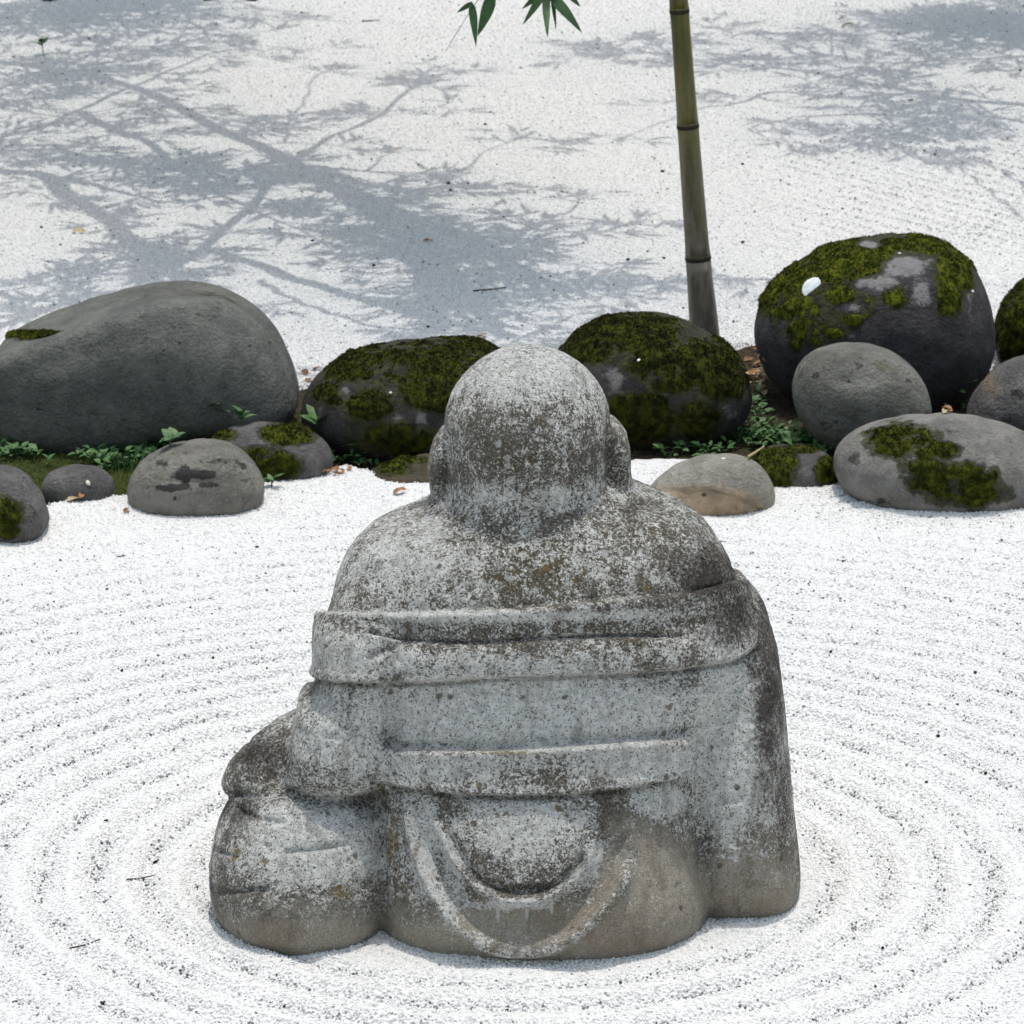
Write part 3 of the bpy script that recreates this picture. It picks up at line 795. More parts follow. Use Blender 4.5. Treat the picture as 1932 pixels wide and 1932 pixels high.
# ------------------------------------------------------------------ boulders
def boulder(name, label, outline, vb, depth, mat, shift=0.85, sub=(I5), rough=0.006, moss=None, moss_mat=None, pale=(), dark=(), warm=(), extra=None, lumps=0.02, fuzz=36000, box=2.35, bare=()):
    Vi, Ti = sub
    O = np.array(outline, float)
    cu, cv = (O[:, 0].min() + O[:, 0].max()) / 2, (O[:, 1].min() + O[:, 1].max()) / 2
    th = np.arctan2(-(O[:, 1] - cv), O[:, 0] - cu)
    od = np.argsort(th)
    th, rr = th[od], np.hypot(O[od, 0] - cu, O[od, 1] - cv)
    tt = np.linspace(-np.pi, np.pi, 721)
    rt = np.interp(tt, np.concatenate([th - 2 * np.pi, th, th + 2 * np.pi]), np.tile(rr, 3))
    ker = np.hanning(31); ker /= ker.sum()
    rt = np.convolve(np.pad(rt, 15, mode='wrap'), ker, 'valid')
    g = G(cu, vb)
    c = AY(cu, cv, g[1] + shift * depth)
    px = np.linalg.norm(c - CAM) / FOC
    d = c - CAM
    phi = math.atan2(-d[2], math.hypot(d[0], d[1]))
    Rv = (O[:, 1].max() - O[:, 1].min()) / 2 * px
    qd = box / (box - 1)
    kz = max(0.3, 1 - (depth / Rv * math.sin(phi)) ** qd) ** (1 / qd) / math.cos(phi)
    # squarish depth section
    n = Vi.copy()
    rho = np.hypot(n[:, 0], n[:, 2])
    ang = np.arctan2(n[:, 2], n[:, 0])
    sq = (rho ** box + np.abs(n[:, 1]) ** box) ** (1 / box)
    rho, ny = rho / sq, n[:, 1] / sq
    Rr = np.interp(ang, tt, rt) * px
    P = np.stack([Rr * np.cos(ang) * rho, depth * ny, Rr * np.sin(ang) * rho * kz], 1)
    seed = int(abs(cu) * 7 + cv) % 97
    Nn = normals_of(P, Ti)
    fr = np.clip(np.abs(Nn @ (d / np.linalg.norm(d))), 0, 1)
    P += Nn * (lumps * Rv * noise(P, 2.2 / Rv, seed, 2) * fr)[:, None]
    P += Nn * (rough * Rv * noise(P, 9 / Rv, seed + 1, 3))[:, None]
    W = P + c
    u, v = proj(W)
    if extra is not None:
        W = W + Nn * extra(u, v, W)[:, None]
    Nn = normals_of(W, Ti)
    base = np.array([c[0], c[1], 0.0])
    o = None
    me = mesh(name, W - base, Ti)
    for nm, lst in (('pale', pale), ('dark', dark), ('warm', warm)):
        attr(me, nm, blobs(lst, u, v) if len(lst) else np.zeros(len(u)))
    o = link(name, me, mat)
    o.location = base
    tag(o, label, 'boulder' if name == 'boulder' else 'stone', 'stones edging the raked gravel')
    if moss:
        f = np.full(len(u), -1.0)
        for mu, mv_, ru, rv in moss:
            f = np.maximum(f, 1 - ((u - mu) / ru) ** 2 - ((v - mv_) / rv) ** 2)
        f = np.clip(f * 0.8, -1, 0.5) - (1.25 * blobs(bare, u, v) if len(bare) else 0) + 0.45 * noise(W, 13, seed + 9, 2) + 0.50 * noise(W, 30, seed + 5, 3) + 0.50 * noise(W, 85, seed + 6, 3) + 0.08
        f = np.where(Nn @ d > 0.35 * np.linalg.norm(d), -1, f)
        attr(me, 'mossy', sstep(f, -0.75, 0.15))
        fT = Ti[(f[Ti] > 0).all(1)]
        if len(fT):
            use = np.unique(fT)
            rm = np.full(len(W), -1); rm[use] = np.arange(len(use))
            ff = f[use]
            hgt = -0.0012 + 0.0075 * sstep(ff, 0.0, 0.8) * (0.75 + 0.5 * noise(W[use], 95, seed + 7, 3)) + 0.003 * noise(W[use], 45, seed + 8, 2) * sstep(ff, 0.1, 0.5)
            MV = W[use] + Nn[use] * hgt[:, None]
            S = Soup()
            S.add(MV - base, rm[fT])
            tri = MV[rm[fT]]
            ar = np.linalg.norm(np.cross(tri[:, 1] - tri[:, 0], tri[:, 2] - tri[:, 0]), axis=1) / 2
            nt = int(ar.sum() * fuzz * 1.7)
            if nt > 0:
                rs = np.random.default_rng(seed)
                pk = rs.choice(len(fT), nt, p=ar / ar.sum())
                bc = rs.dirichlet((1, 1, 1), nt)
                Pp = (tri[pk] * bc[:, :, None]).sum(1) - base
                nm = Nn[fT[pk][:, 0]] + np.array([0, 0, 0.35])
                dirs = nm[:, None, :] + rs.normal(size=(nt, 3, 3)) * 0.75
                dirs /= np.linalg.norm(dirs, axis=2, keepdims=True)
                side = np.cross(dirs, rs.normal(size=(nt, 3, 3)))
                side /= np.linalg.norm(side, axis=2, keepdims=True)
                ln = ((0.0020 + 0.0028 * rs.random((nt, 3))) * (0.55 + 0.45 * sstep(f[fT[pk][:, 0]], 0, 0.6))[:, None])[:, :, None]
                a = Pp[:, None, :] - side * 0.0011
                b = Pp[:, None, :] + side * 0.0011
                t = Pp[:, None, :] + dirs * ln
                S.add(np.stack([a, b, t], 2).reshape(-1, 3), np.arange(nt * 9).reshape(-1, 3))
            mo = link('moss', S.mesh('moss'), moss_mat or M_MOSS, o)
    return o
GREY = mat_rock('grey_boulder', (0.108, 0.115, 0.108), (0.180, 0.185, 0.168), warm=(0.085, 0.078, 0.062))
DARK = mat_rock('dark_boulder', (0.020, 0.019, 0.018), (0.052, 0.047, 0.046), pale=(0.26, 0.25, 0.25), dark=(0.010, 0.010, 0.010))
BLUE = mat_rock('blackish_boulder', (0.028, 0.027, 0.030), (0.066, 0.062, 0.068), pale=(0.34, 0.33, 0.335), dark=(0.012, 0.012, 0.013), warm=(0.035, 0.045, 0.044))
MID = mat_rock('mid_grey_stone', (0.125, 0.125, 0.110), (0.215, 0.215, 0.192), dark=(0.040, 0.038, 0.035), warm=(0.11, 0.115, 0.06))
LIGHT = mat_rock('light_grey_stone', (0.155, 0.150, 0.138), (0.260, 0.252, 0.235), pale=(0.44, 0.43, 0.40), dark=(0.045, 0.043, 0.040))
FLAT = mat_rock('dull_stone', (0.084, 0.081, 0.079), (0.155, 0.150, 0.145), dark=(0.028, 0.025, 0.026), pale=(0.24, 0.23, 0.24))
TAN = mat_rock('tan_stone', (0.22, 0.21, 0.182), (0.34, 0.325, 0.285), warm=(0.56, 0.41, 0.26), dark=(0.07, 0.05, 0.035), pale=(0.30, 0.30, 0.30))
SPECK = mat_rock('blotched_stone', (0.155, 0.150, 0.130), (0.250, 0.242, 0.212), pale=(0.38, 0.35, 0.30), dark=(0.026, 0.024, 0.024), warm=(0.06, 0.058, 0.02))

boulder('boulder', 'largest smooth dark grey boulder with a sloping top at far left',
        [(-20, 750), (-19, 700), (-10, 668), (10, 642), (60, 614), (130, 584), (200, 559), (260, 540), (310, 531), (350, 529), (400, 537), (450, 560), (490, 592), (520, 632), (540, 680), (555, 730), (562, 765), (556, 790),
         (480, 803), (390, 813), (300, 826), (210, 850), (150, 862), (105, 859), (60, 848), (14, 834), (-10, 812), (-18, 785)], 846, 0.17, GREY, 0.75, I6, 0.003,
        [(62, 634, 50, 11), (98, 640, 10, 5)], M_MOSS_BRIGHT, pale=[(190, 700, 90, 80, .16), (500, 740, 80, 60, .12)], dark=[(330, 650, 130, 110, .24), (75, 770, 8, 8, .9), (473, 655, 9, 5, 1.0), (60, 720, 60, 40, .2)], warm=[(330, 560, 160, 24, .55), (300, 790, 180, 40, .4)], fuzz=60000, box=4.0, lumps=0.006,
        extra=lambda u, v, W: 0.016 * np.exp(-((v - np.interp(u, [-60, 0, 130, 300, 420, 520], [715, 693, 645, 590, 582, 640])) / 20) ** 2) * sstep(u, 540, 400))
boulder('boulder', 'low dark boulder with a moss cap standing left of the statue head',
        [(567, 790), (570, 760), (590, 715), (620, 690), (660, 668), (720, 650), (790, 640), (850, 636), (900, 642), (945, 662), (985, 690), (1010, 730), (1015, 790), (1000, 840), (940, 875), (860, 887), (760, 882), (700, 872), (640, 852), (590, 825)],
        868, 0.17, DARK, 0.75, I6, 0.008,
        [(740, 685, 165, 42), (880, 690, 125, 62), (840, 740, 80, 38), (700, 760, 40, 30), (760, 830, 70, 35), (620, 745, 30, 20)], M_MOSS_DARK,
        pale=[(645, 745, 22, 18, .9), (690, 755, 16, 14, .8), (745, 800, 28, 20, .9), (795, 800, 14, 26, .95), (850, 815, 28, 18, .9), (752, 850, 24, 20, .8), (605, 770, 10, 20, .6), (700, 800, 10, 10, .5)], dark=[(700, 840, 120, 40, .4)])
boulder('boulder', 'domed mossy boulder in front of the bamboo, right of the statue head',
        [(1030, 750), (1036, 690), (1055, 658), (1090, 630), (1140, 600), (1190, 589), (1225, 587), (1265, 593), (1310, 612), (1350, 637), (1390, 672), (1412, 710), (1420, 745), (1412, 785), (1380, 820), (1330, 844), (1270, 854), (1200, 856), (1120, 852), (1060, 825)],
        846, 0.16, DARK, 0.75, I6, 0.008,
        [(1180, 630, 130, 42), (1120, 660, 70, 30), (1270, 690, 90, 30), (1340, 670, 70, 40), (1370, 720, 50, 40), (1200, 760, 60, 20), (1190, 800, 80, 50), (1320, 790, 40, 40), (1290, 720, 60, 24)], M_MOSS_DARK,
        pale=[(1160, 718, 18, 30, .95), (1170, 745, 10, 24, .8), (1222, 706, 22, 14, .7), (1295, 655, 20, 12, .9), (1340, 655, 26, 10, .7), (1255, 745, 14, 12, .75), (1325, 745, 14, 26, .85), (1295, 785, 18, 18, .8), (1375, 780, 26, 22, .55), (1190, 690, 14, 14, .6)])
boulder('boulder', 'tallest rounded blackish boulder topped with green moss, carrying a white pebble',
        [(1424, 635), (1428, 600), (1445, 555), (1475, 520), (1520, 487), (1580, 461), (1640, 448), (1700, 443), (1760, 450), (1805, 473), (1840, 510), (1862, 560), (1873, 610), (1875, 660), (1860, 705), (1828, 747), (1785, 775), (1700, 795), (1600, 795), (1520, 775), (1470, 735), (1440, 695)],
        780, 0.19, BLUE, 0.75, I6, 0.006,
        [(1530, 548, 110, 55), (1630, 490, 115, 38), (1720, 466, 95, 24), (1800, 505, 42, 50), (1540, 622, 62, 32), (1580, 590, 60, 30), (1695, 555, 34, 26), (1785, 560, 30, 42), (1475, 570, 40, 50), (1500, 650, 16, 20)], M_MOSS_BRIGHT,
        pale=[(1705, 500, 55, 26, 1.0), (1655, 533, 46, 16, .95), (1640, 462, 22, 9, 1.0), (1736, 552, 20, 32, .9), (1830, 545, 10, 60, .55), (1600, 635, 14, 8, .8), (1610, 580, 30, 12, .6), (1620, 655, 10, 10, .6)], dark=[(1680, 640, 120, 60, .35)], warm=[(1800, 690, 60, 60, .5)],
        bare=[(1700, 508, 58, 32, 1), (1738, 555, 26, 42, 1), (1648, 540, 46, 14, .9), (1640, 463, 26, 9, 1), (1600, 583, 40, 10, .8), (1560, 600, 16, 10, .6)])
boulder('boulder', 'moss-covered boulder cut off by the right edge beyond the tallest one',
        [(1878, 645), (1886, 600), (1902, 565), (1932, 535), (1975, 515), (2030, 515), (2080, 550), (2095, 620), (2070, 680), (2000, 715), (1930, 715), (1890, 690)],
        706, 0.13, DARK, 0.75, I5, 0.008, [(1960, 580, 110, 75), (1915, 640, 40, 50)], M_MOSS)
boulder('stone', 'round light olive-grey stone leaning against the tallest boulder',
        [(1498, 762), (1495, 727), (1505, 690), (1530, 664), (1570, 650), (1615, 647), (1660, 654), (1700, 675), (1735, 710), (1752, 745), (1757, 778), (1745, 815), (1700, 848), (1630, 862), (1575, 853), (1540, 828), (1514, 796)],
        856, 0.10, MID, 0.7, I5, 0.010, None, None, dark=[(1598, 718, 9, 8, .9), (1545, 710, 18, 10, .7), (1715, 720, 10, 7, .8), (1510, 705, 10, 20, .5), (1620, 690, 40, 14, .45), (1560, 790, 40, 40, .3)], warm=[(1665, 690, 18, 12, .8)], pale=[(1600, 760, 70, 50, .1)], lumps=0.035,
        extra=lambda u, v, W: -0.006 * np.exp(-(((u - 1620) / 34) ** 2 + ((v - 712) / 18) ** 2)) - 0.005 * np.exp(-(((u - 1598) / 12) ** 2 + ((v - 718) / 9) ** 2)))
boulder('stone', 'rough olive-grey stone cut off by the right edge behind the pale oval stone',
        [(1825, 795), (1835, 755), (1855, 725), (1885, 693), (1932, 672), (1990, 668), (2050, 700), (2080, 760), (2060, 820), (1980, 850), (1900, 845), (1845, 825)],
        836, 0.10, FLAT, 0.75, I5, 0.02, None, None, dark=[(1925, 745, 30, 14, .7), (1900, 790, 20, 14, .5)], pale=[(1935, 725, 26, 12, .6), (1915, 745, 16, 8, .5)], warm=[(1870, 725, 25, 40, .6)], lumps=0.04)
boulder('stone', 'broad pale grey oval stone with two olive moss patches beside the raked gravel',
        [(1573, 878), (1577, 848), (1595, 825), (1630, 803), (1680, 790), (1750, 783), (1815, 782), (1870, 792), (1932, 815), (1985, 850), (2010, 890), (2000, 935), (1945, 972), (1850, 990), (1740, 985), (1650, 965), (1605, 935), (1582, 908)],
        960, 0.12, LIGHT, 0.72, I6, 0.006,
        [(1700, 832, 68, 30), (1762, 850, 48, 18), (1745, 880, 45, 18), (1800, 905, 85, 32), (1830, 930, 75, 32), (1875, 915, 20, 34)], M_MOSS,
        dark=[(1612, 862, 14, 26, .7), (1660, 945, 26, 8, .7), (1790, 815, 30, 8, .45), (1900, 860, 40, 50, .2)], pale=[(1860, 830, 70, 20, .35), (1690, 890, 40, 14, .5)], fuzz=50000)
def crack9(u, v, W):
    line = np.interp(u, [1280, 1340, 1390, 1440, 1462], [921, 921, 934, 962, 985])
    return -0.006 * sstep(v - line, -1.5, 2.5) * sstep(u, 1240, 1310) * sstep(u, 1462, 1440) - 0.004 * np.exp(-((v - line) / 2.5) ** 2) * sstep(u, 1310, 1360)
boulder('stone', 'small half-tan, half-grey split stone sitting on the gravel right of the shoulder',
        [(1212, 952), (1225, 925), (1255, 893), (1300, 868), (1355, 857), (1400, 859), (1430, 873), (1452, 900), (1463, 932), (1458, 962), (1420, 990), (1350, 1000), (1270, 995), (1225, 978)],
        966, 0.075, TAN, 0.72, I6, 0.004, None, None, warm=[(1320, 948, 118, 34, 1.25), (1395, 962, 50, 24, 1.1)], dark=[(1327, 933, 5, 4, 1.2), (1380, 962, 40, 10, .35), (1318, 948, 12, 10, .35)], pale=[(1420, 905, 40, 22, .3)], extra=crack9)
boulder('stone', 'small half-buried mossy stone between the tan stone and the pale oval stone',
        [(1408, 862), (1440, 846), (1490, 840), (1540, 846), (1570, 863), (1584, 895), (1570, 925), (1500, 942), (1440, 935), (1412, 900)],
        922, 0.07, FLAT, 0.75, I5, 0.010, [(1455, 872, 48, 34), (1465, 910, 26, 24), (1500, 848, 60, 8), (1560, 890, 20, 30)], M_MOSS, pale=[(1515, 890, 28, 22, .55)])
boulder('stone', 'low brown-grey stone with moss spots behind the blotched stone at left',
        [(392, 835), (420, 812), (460, 801), (510, 797), (550, 802), (590, 815), (617, 838), (629, 862), (624, 892), (595, 918), (540, 930), (470, 925), (410, 895)],
        908, 0.08, FLAT, 0.75, I5, 0.006, [(418, 822, 28, 13), (545, 820, 48, 20), (482, 858, 32, 18), (520, 880, 46, 26), (455, 850, 10, 8)], M_MOSS, pale=[(470, 815, 30, 14, .3), (540, 840, 10, 14, .5)])
boulder('stone', 'small dome of pale stone with black blotches on the gravel at left',
        [(240, 932), (245, 905), (265, 872), (300, 848), (350, 833), (395, 828), (440, 838), (470, 862), (490, 892), (499, 922), (492, 955), (440, 992), (360, 1000), (290, 992), (250, 960)],
        970, 0.085, SPECK, 0.72, I6, 0.014, None, None, dark=[(325, 920, 42, 9, .95), (375, 895, 50, 10, .85), (345, 893, 28, 20, .8), (395, 915, 24, 7, .9), (300, 870, 26, 12, .55), (450, 880, 26, 22, .5), (400, 870, 34, 8, .6), (345, 855, 40, 6, .5), (330, 940, 6, 5, .9), (460, 905, 12, 10, .5)],
        pale=[(360, 860, 60, 14, .45), (400, 885, 30, 10, .4)], warm=[(340, 900, 26, 12, .4)], lumps=0.03,
        extra=lambda u, v, W: -0.006 * np.exp(-(((u - 345) / 34) ** 2 + ((v - 908) / 10) ** 2)) - 0.004 * np.exp(-(((u - 395) / 26) ** 2 + ((v - 908) / 7) ** 2)))
boulder('stone', 'smallest flat dull grey stone lying in the moss at left',
        [(79, 915), (90, 894), (120, 881), (160, 878), (195, 886), (213, 905), (216, 928), (200, 950), (150, 960), (100, 955), (84, 938)],
        950, 0.05, FLAT, 0.75, I4, 0.010, None, None, dark=[(160, 898, 26, 10, .3)])
boulder('stone', 'dark purple-grey stone with a moss patch cut off by the left edge',
        [(-60, 965), (-50, 910), (-20, 882), (10, 877), (40, 890), (65, 920), (84, 960), (91, 987), (75, 1012), (30, 1040), (-20, 1055), (-55, 1015)],
        1026, 0.09, FLAT, 0.75, I5, 0.008, [(2, 970, 40, 32), (15, 1000, 20, 16)], M_MOSS, pale=[(10, 905, 30, 20, .4)], dark=[(40, 905, 10, 18, .5), (60, 960, 20, 40, .35)])
boulder('stone', 'flat brown mossy stone sunk in the soil behind the statue left ear',
        [(690, 897), (720, 876), (770, 863), (830, 860), (900, 868), (935, 893), (890, 916), (780, 922), (710, 913)],
        914, 0.07, mat_rock('brown_stone', (0.055, 0.043, 0.026), (0.115, 0.092, 0.060), dark=(0.04, 0.03, 0.02)), 0.75, I4, 0.012, [(740, 885, 40, 14), (790, 868, 60, 7)], M_MOSS)

# white pebble lodged in the moss of the tallest boulder
def drop_on(u, v):                                           # first surface a sight line meets
    dg = bpy.context.evaluated_depsgraph_get()
    d = Vector(ray(u, v)).normalized()
    ok, loc, nrm, i, ob, m = scene.ray_cast(dg, Vector(CAM), d)
    return np.array(loc), np.array(nrm)
loose = [o for o in COL.objects if o.name.startswith('loose_gravel')]
for o in loose: o.hide_viewport = True
bpy.context.view_layer.update()
def frame_of(n, spin):
    n = Vector(n).normalized()
    q = n.to_track_quat('Z', 'Y')
    return np.array((q.to_matrix() @ Matrix.Rotation(spin, 3, 'Z')))
def bit(name, label, cat, u, v, size, mat, group=None, flat=0.35, spin=None, lift=0.3, sub=I1, seed=0, nrm=None):
    loc, nr_ = drop_on(u, v)
    nrm = nr_ if nrm is None else np.array(nrm) / np.linalg.norm(nrm)
    r = np.random.default_rng(seed + int(u * 3 + v))
    Vb = sub[0] * (np.array([1, 0.62 + 0.3 * r.random(), flat]) if np.isscalar(size) else 1)
    Vb = Vb * (1 + 0.22 * noise(Vb, 1.6, seed + 3, 2))[:, None]
    Vb = Vb * np.asarray(size)
    Mx = frame_of(nrm, r.random() * 6.28 if spin is None else spin)
    o = link(name, mesh(name, Vb @ Mx.T, sub[1]), mat)
    hh = (size if np.isscalar(size) else size[2]) * (flat if np.isscalar(size) else 1)
    o.location = loc + nrm * hh * lift
    return tag(o, label, cat, group)
bit('pebble', 'white oval pebble lying in the moss of the tallest boulder', 'pebble', 1532, 541, (0.0215, 0.0155, 0.0035), M_PEBBLE, spin=0.95, lift=0.5, sub=I3, seed=1, nrm=(-0.25, -0.75, 0.62))
for u, v, s, lb in ((1205, 680, .0042, 'tiny white chip on the domed boulder beside the bamboo'), (1246, 707, .003, None)):
    if lb: bit('stone_chip', lb, 'chip', u, v, s, M_PEBBLE)
for u, v, s, lb in ((737, 741, .0032, 'tiny white chip on the moss-capped boulder left of the head'), (1697, 478, .0035, 'small white chip near the top of the tallest boulder'), (1835, 550, .004, 'white chip on the right flank of the tallest boulder'),
                    (166, 911, .0055, 'white petal on the smallest flat stone'), (1365, 866, .005, 'cream petal on the moss strip behind the tan stone'), (1235, 893, .004, 'cream petal on moss strip near the right ear')):
    bit('stone_chip' if 'chip' in lb else 'petal', lb, 'chip' if 'chip' in lb else 'petal', u, v, s, M_PEBBLE if 'chip' in lb else M_SEED)

# ------------------------------------------------------------------ bamboo
bb = G(1335, 692)
YB = bb[1]
def bam(v, c): return AY(c, v, YB)
cent = [(692, 1335), (610, 1328), (485, 1317), (238, 1298), (22, 1282), (-200, 1264), (-600, 1225), (-1200, 1150), (-2000, 1020)]
wid = [(760, 60), (692, 57.5), (610, 56), (485, 46), (345, 43), (238, 39.5), (22, 35), (-600, 26), (-2000, 14)]
bamboo = thing('bamboo_plant', 'tall single bamboo stem rising behind the domed mossy boulder', 'bamboo', tuple(bb))
cp = smooth_line([bam(v, c) for v, c in cent], 96)
vv_of = proj(cp)[1]
scl_b = np.linalg.norm(bb - CAM) / FOC
def culm_at(v):
    P = np.array([np.interp(-v, -vv_of, cp[:, i]) for i in range(3)])
    w = np.interp(-v, [-a for a, b in wid], [b for a, b in wid]) * scl_b / 2
    return P, w
def mat_bamboo():
    m = Mat('bamboo_culm', 0.42, 0.4)
    z = m.n('ShaderNodeSeparateXYZ'); m.l(m.pos, z.inputs[0])
    hgt = z.outputs[2]
    st = m.noise(34, 4, 0.6, stretch=(1, 1, 0.12))
    green = m.mix(m.ramp(st, 0.35, 0.68), (0.045, 0.050, 0.005), (0.150, 0.125, 0.010))
    grey = m.mix(m.ramp(m.noise(60, 5, 0.65, stretch=(1, 1, 0.25)), 0.35, 0.7), (0.120, 0.098, 0.072), (0.280, 0.240, 0.200))
    f = m.ramp(m.math('ADD', hgt, m.math('MULTIPLY', m.math('SUBTRACT', m.noise(16, 4, 0.6, stretch=(1, 1, 0.4)), 0.5), 0.35)), 0.04, 0.64)
    c = m.mix(f, grey, green)
    c = m.mix(m.ramp(m.noise(110, 3), 0.66, 0.78, 0, 0.6), c, (0.16, 0.14, 0.12))
    m.bump(m.noise(90, 3, 0.6, stretch=(1, 1, 0.1)), 0.15, 0.002)
    return m.color(c)
M_BAM = mat_bamboo()
M_NODE = mat_simple('bamboo_node', (0.014, 0.012, 0.008), (0.045, 0.038, 0.025), 200, 0.8, 0.2)
M_NODEP = mat_simple('bamboo_node_bloom', (0.11, 0.10, 0.075), (0.17, 0.155, 0.12), 200, 0.8, 0.2)
nodes_v = [760, 612 + 60, 487, 238, 21, -210, -430, -650, -870, -1080, -1280, -1480, -1670, -1850, -2000]
nodes_v = [745, 487, 238, 21, -210, -430, -650, -870, -1080, -1280, -1480, -1670, -1850, -2000]
for a, b in zip(nodes_v[:-1], nodes_v[1:]):
    S = Soup()
    vs = np.concatenate([[a], np.linspace(a, b, 11)[1:-1], [b]])
    Pn, rad = [], []
    for i, v in enumerate(vs):
        P, w = culm_at(v)
        t = i / (len(vs) - 1)
        rad.append(w * (1 + 0.045 * math.exp(-(t / 0.05) ** 2) + 0.03 * math.exp(-((1 - t) / 0.05) ** 2) - 0.02 * math.sin(math.pi * t)))
        Pn.append(P - bb)
    S.tube(Pn, rad, 24)
    link('culm_segment', S.mesh('culm_segment'), M_BAM, bamboo)
for a in nodes_v[1:-1]:
    S = Soup()
    P, w = culm_at(a)
    P2, _ = culm_at(a - 10)
    ax = (P2 - P) / np.linalg.norm(P2 - P)
    S.tube([P - bb + ax * k for k in (-0.0045, -0.002, 0.002, 0.0035)], [w * 1.0, w * 1.075, w * 1.075, w * 1.0], 24)
    nr = link('node_ring', S.mesh('node_ring'), M_NODE, bamboo)
    S = Soup()
    S.tube([P - bb + ax * k for k in (0.0036, 0.005, 0.008)], [w * 1.0, w * 1.055, w * 1.0], 24)
    link('sheath_scar', S.mesh('sheath_scar'), M_NODEP, nr)
# a side branch arching out above the frame, with the drooping leaves that show
def leaf_mesh(base, tip, width, nrm, droop=0.0, fold=0.15, n=9):
    base, tip = np.asarray(base, float), np.asarray(tip, float)
    ax = tip - base
    L = np.linalg.norm(ax); ax /= L
    sd = np.cross(ax, nrm); sd /= np.linalg.norm(sd)
    up = np.cross(sd, ax)
    t = np.linspace(0, 1, n)
    w = width / 2 * np.minimum(1, (t / 0.10) ** 0.7 * 0.55 + t * 1.2) * np.clip((1 - t) ** 0.75 * 1.55, 0, 1)
    w[0] = width * 0.04; w[-1] = 0.0002
    mid = base + ax * (t * L)[:, None] + up * (droop * L * np.sin(np.pi * t))[:, None]
    V = np.concatenate([mid - sd * w[:, None] + up * (fold * w)[:, None], mid, mid + sd * w[:, None] + up * (fold * w)[:, None]])
    Q = [(i, i + n, i + n + 1, i + 1) for i in range(n - 1)] + [(i + n, i + 2 * n, i + 2 * n + 1, i + n + 1) for i in range(n - 1)]
    return V, np.array(Q)
YL = YB - 0.10
def L3(u, v, dy=0.0): return AY(u, v, YL + dy)
hub1, hub2 = L3(912, -14), L3(1030, -22, 0.03)
node_pt, _ = culm_at(-430)
br = smooth_line([node_pt, AY(1225, -470, YB - 0.06), AY(1130, -330, YB - 0.10), AY(1075, -130, YL), L3(1032, -30, .03), L3(980, -70, .02), hub1], 40)
S = Soup()
S.tube(br - bb, np.linspace(0.004, 0.0012, len(br)), 6)
branch = link('side_branch', S.mesh('side_branch'), M_BAM, bamboo)
S = Soup()
S.tube(np.array([L3(912, -14), L3(893, 12, -.01), L3(866, 55, -.02), L3(841, 96, -.02)]) - bb, [0.0008, .0006, .0005, .0004], 5)
link('twig', S.mesh('twig'), M_TWIG, branch)
for bs, tp, w, dr in ((L3(889, 3), L3(898, 87, -.03), 15, .03), (L3(930, -14), L3(901, 68, -.02), 23, .06), (L3(892, 4), L3(862, 24, .02), 9, .02), (hub2, L3(986, 47, -.03), 15, .05), (hub2, L3(1033, 71, -.05), 15, -.03),
                      (L3(1036, -12, .02), L3(1098, 62, -.02), 20, .05), (hub2, L3(985, 17, .05), 13, .03), (L3(1040, -14), L3(1049, 55, .03), 8, .02), (L3(1062, -22), L3(1095, 13, .03), 13, .02), (hub1, L3(940, -60), 16, .1), (hub2, L3(1080, -70), 18, .1)):
    V, Q = leaf_mesh(bs, tp, w * scl_b, np.array([0.25, -1, 0.35]), dr)
    link('leaf', mesh('leaf', V - bb, Q), M_LEAF, branch)
# more leafy twigs high on the stem
for v0, sgn in ((-650, 1), (-870, -1), (-1080, 1), (-1280, -1), (-1480, 1), (-1670, -1), (-1850, 1)):
    P0, _ = culm_at(v0)
    ln = 0.45
    bp = smooth_line([P0, P0 + np.array([sgn * ln * .4, .1, .25]), P0 + np.array([sgn * ln, .2, .30])], 14)
    S = Soup(); S.tube(bp - bb, np.linspace(0.0035, 0.001, len(bp)), 5)
    b2 = link('side_branch', S.mesh('side_branch'), M_BAM, bamboo)
    for k in range(14):
        q = bp[int((0.3 + 0.7 * k / 14) * (len(bp) - 1))]
        dv = np.array([sgn * RNG.uniform(.2, 1), RNG.uniform(-.7, .7), RNG.uniform(-.7, .2)]); dv /= np.linalg.norm(dv)
        V, Q = leaf_mesh(q, q + dv * RNG.uniform(.07, .12), .016, np.array([.1, -.3, 1]), .05)
        link('leaf', mesh('leaf', V - bb, Q), M_LEAF, b2)

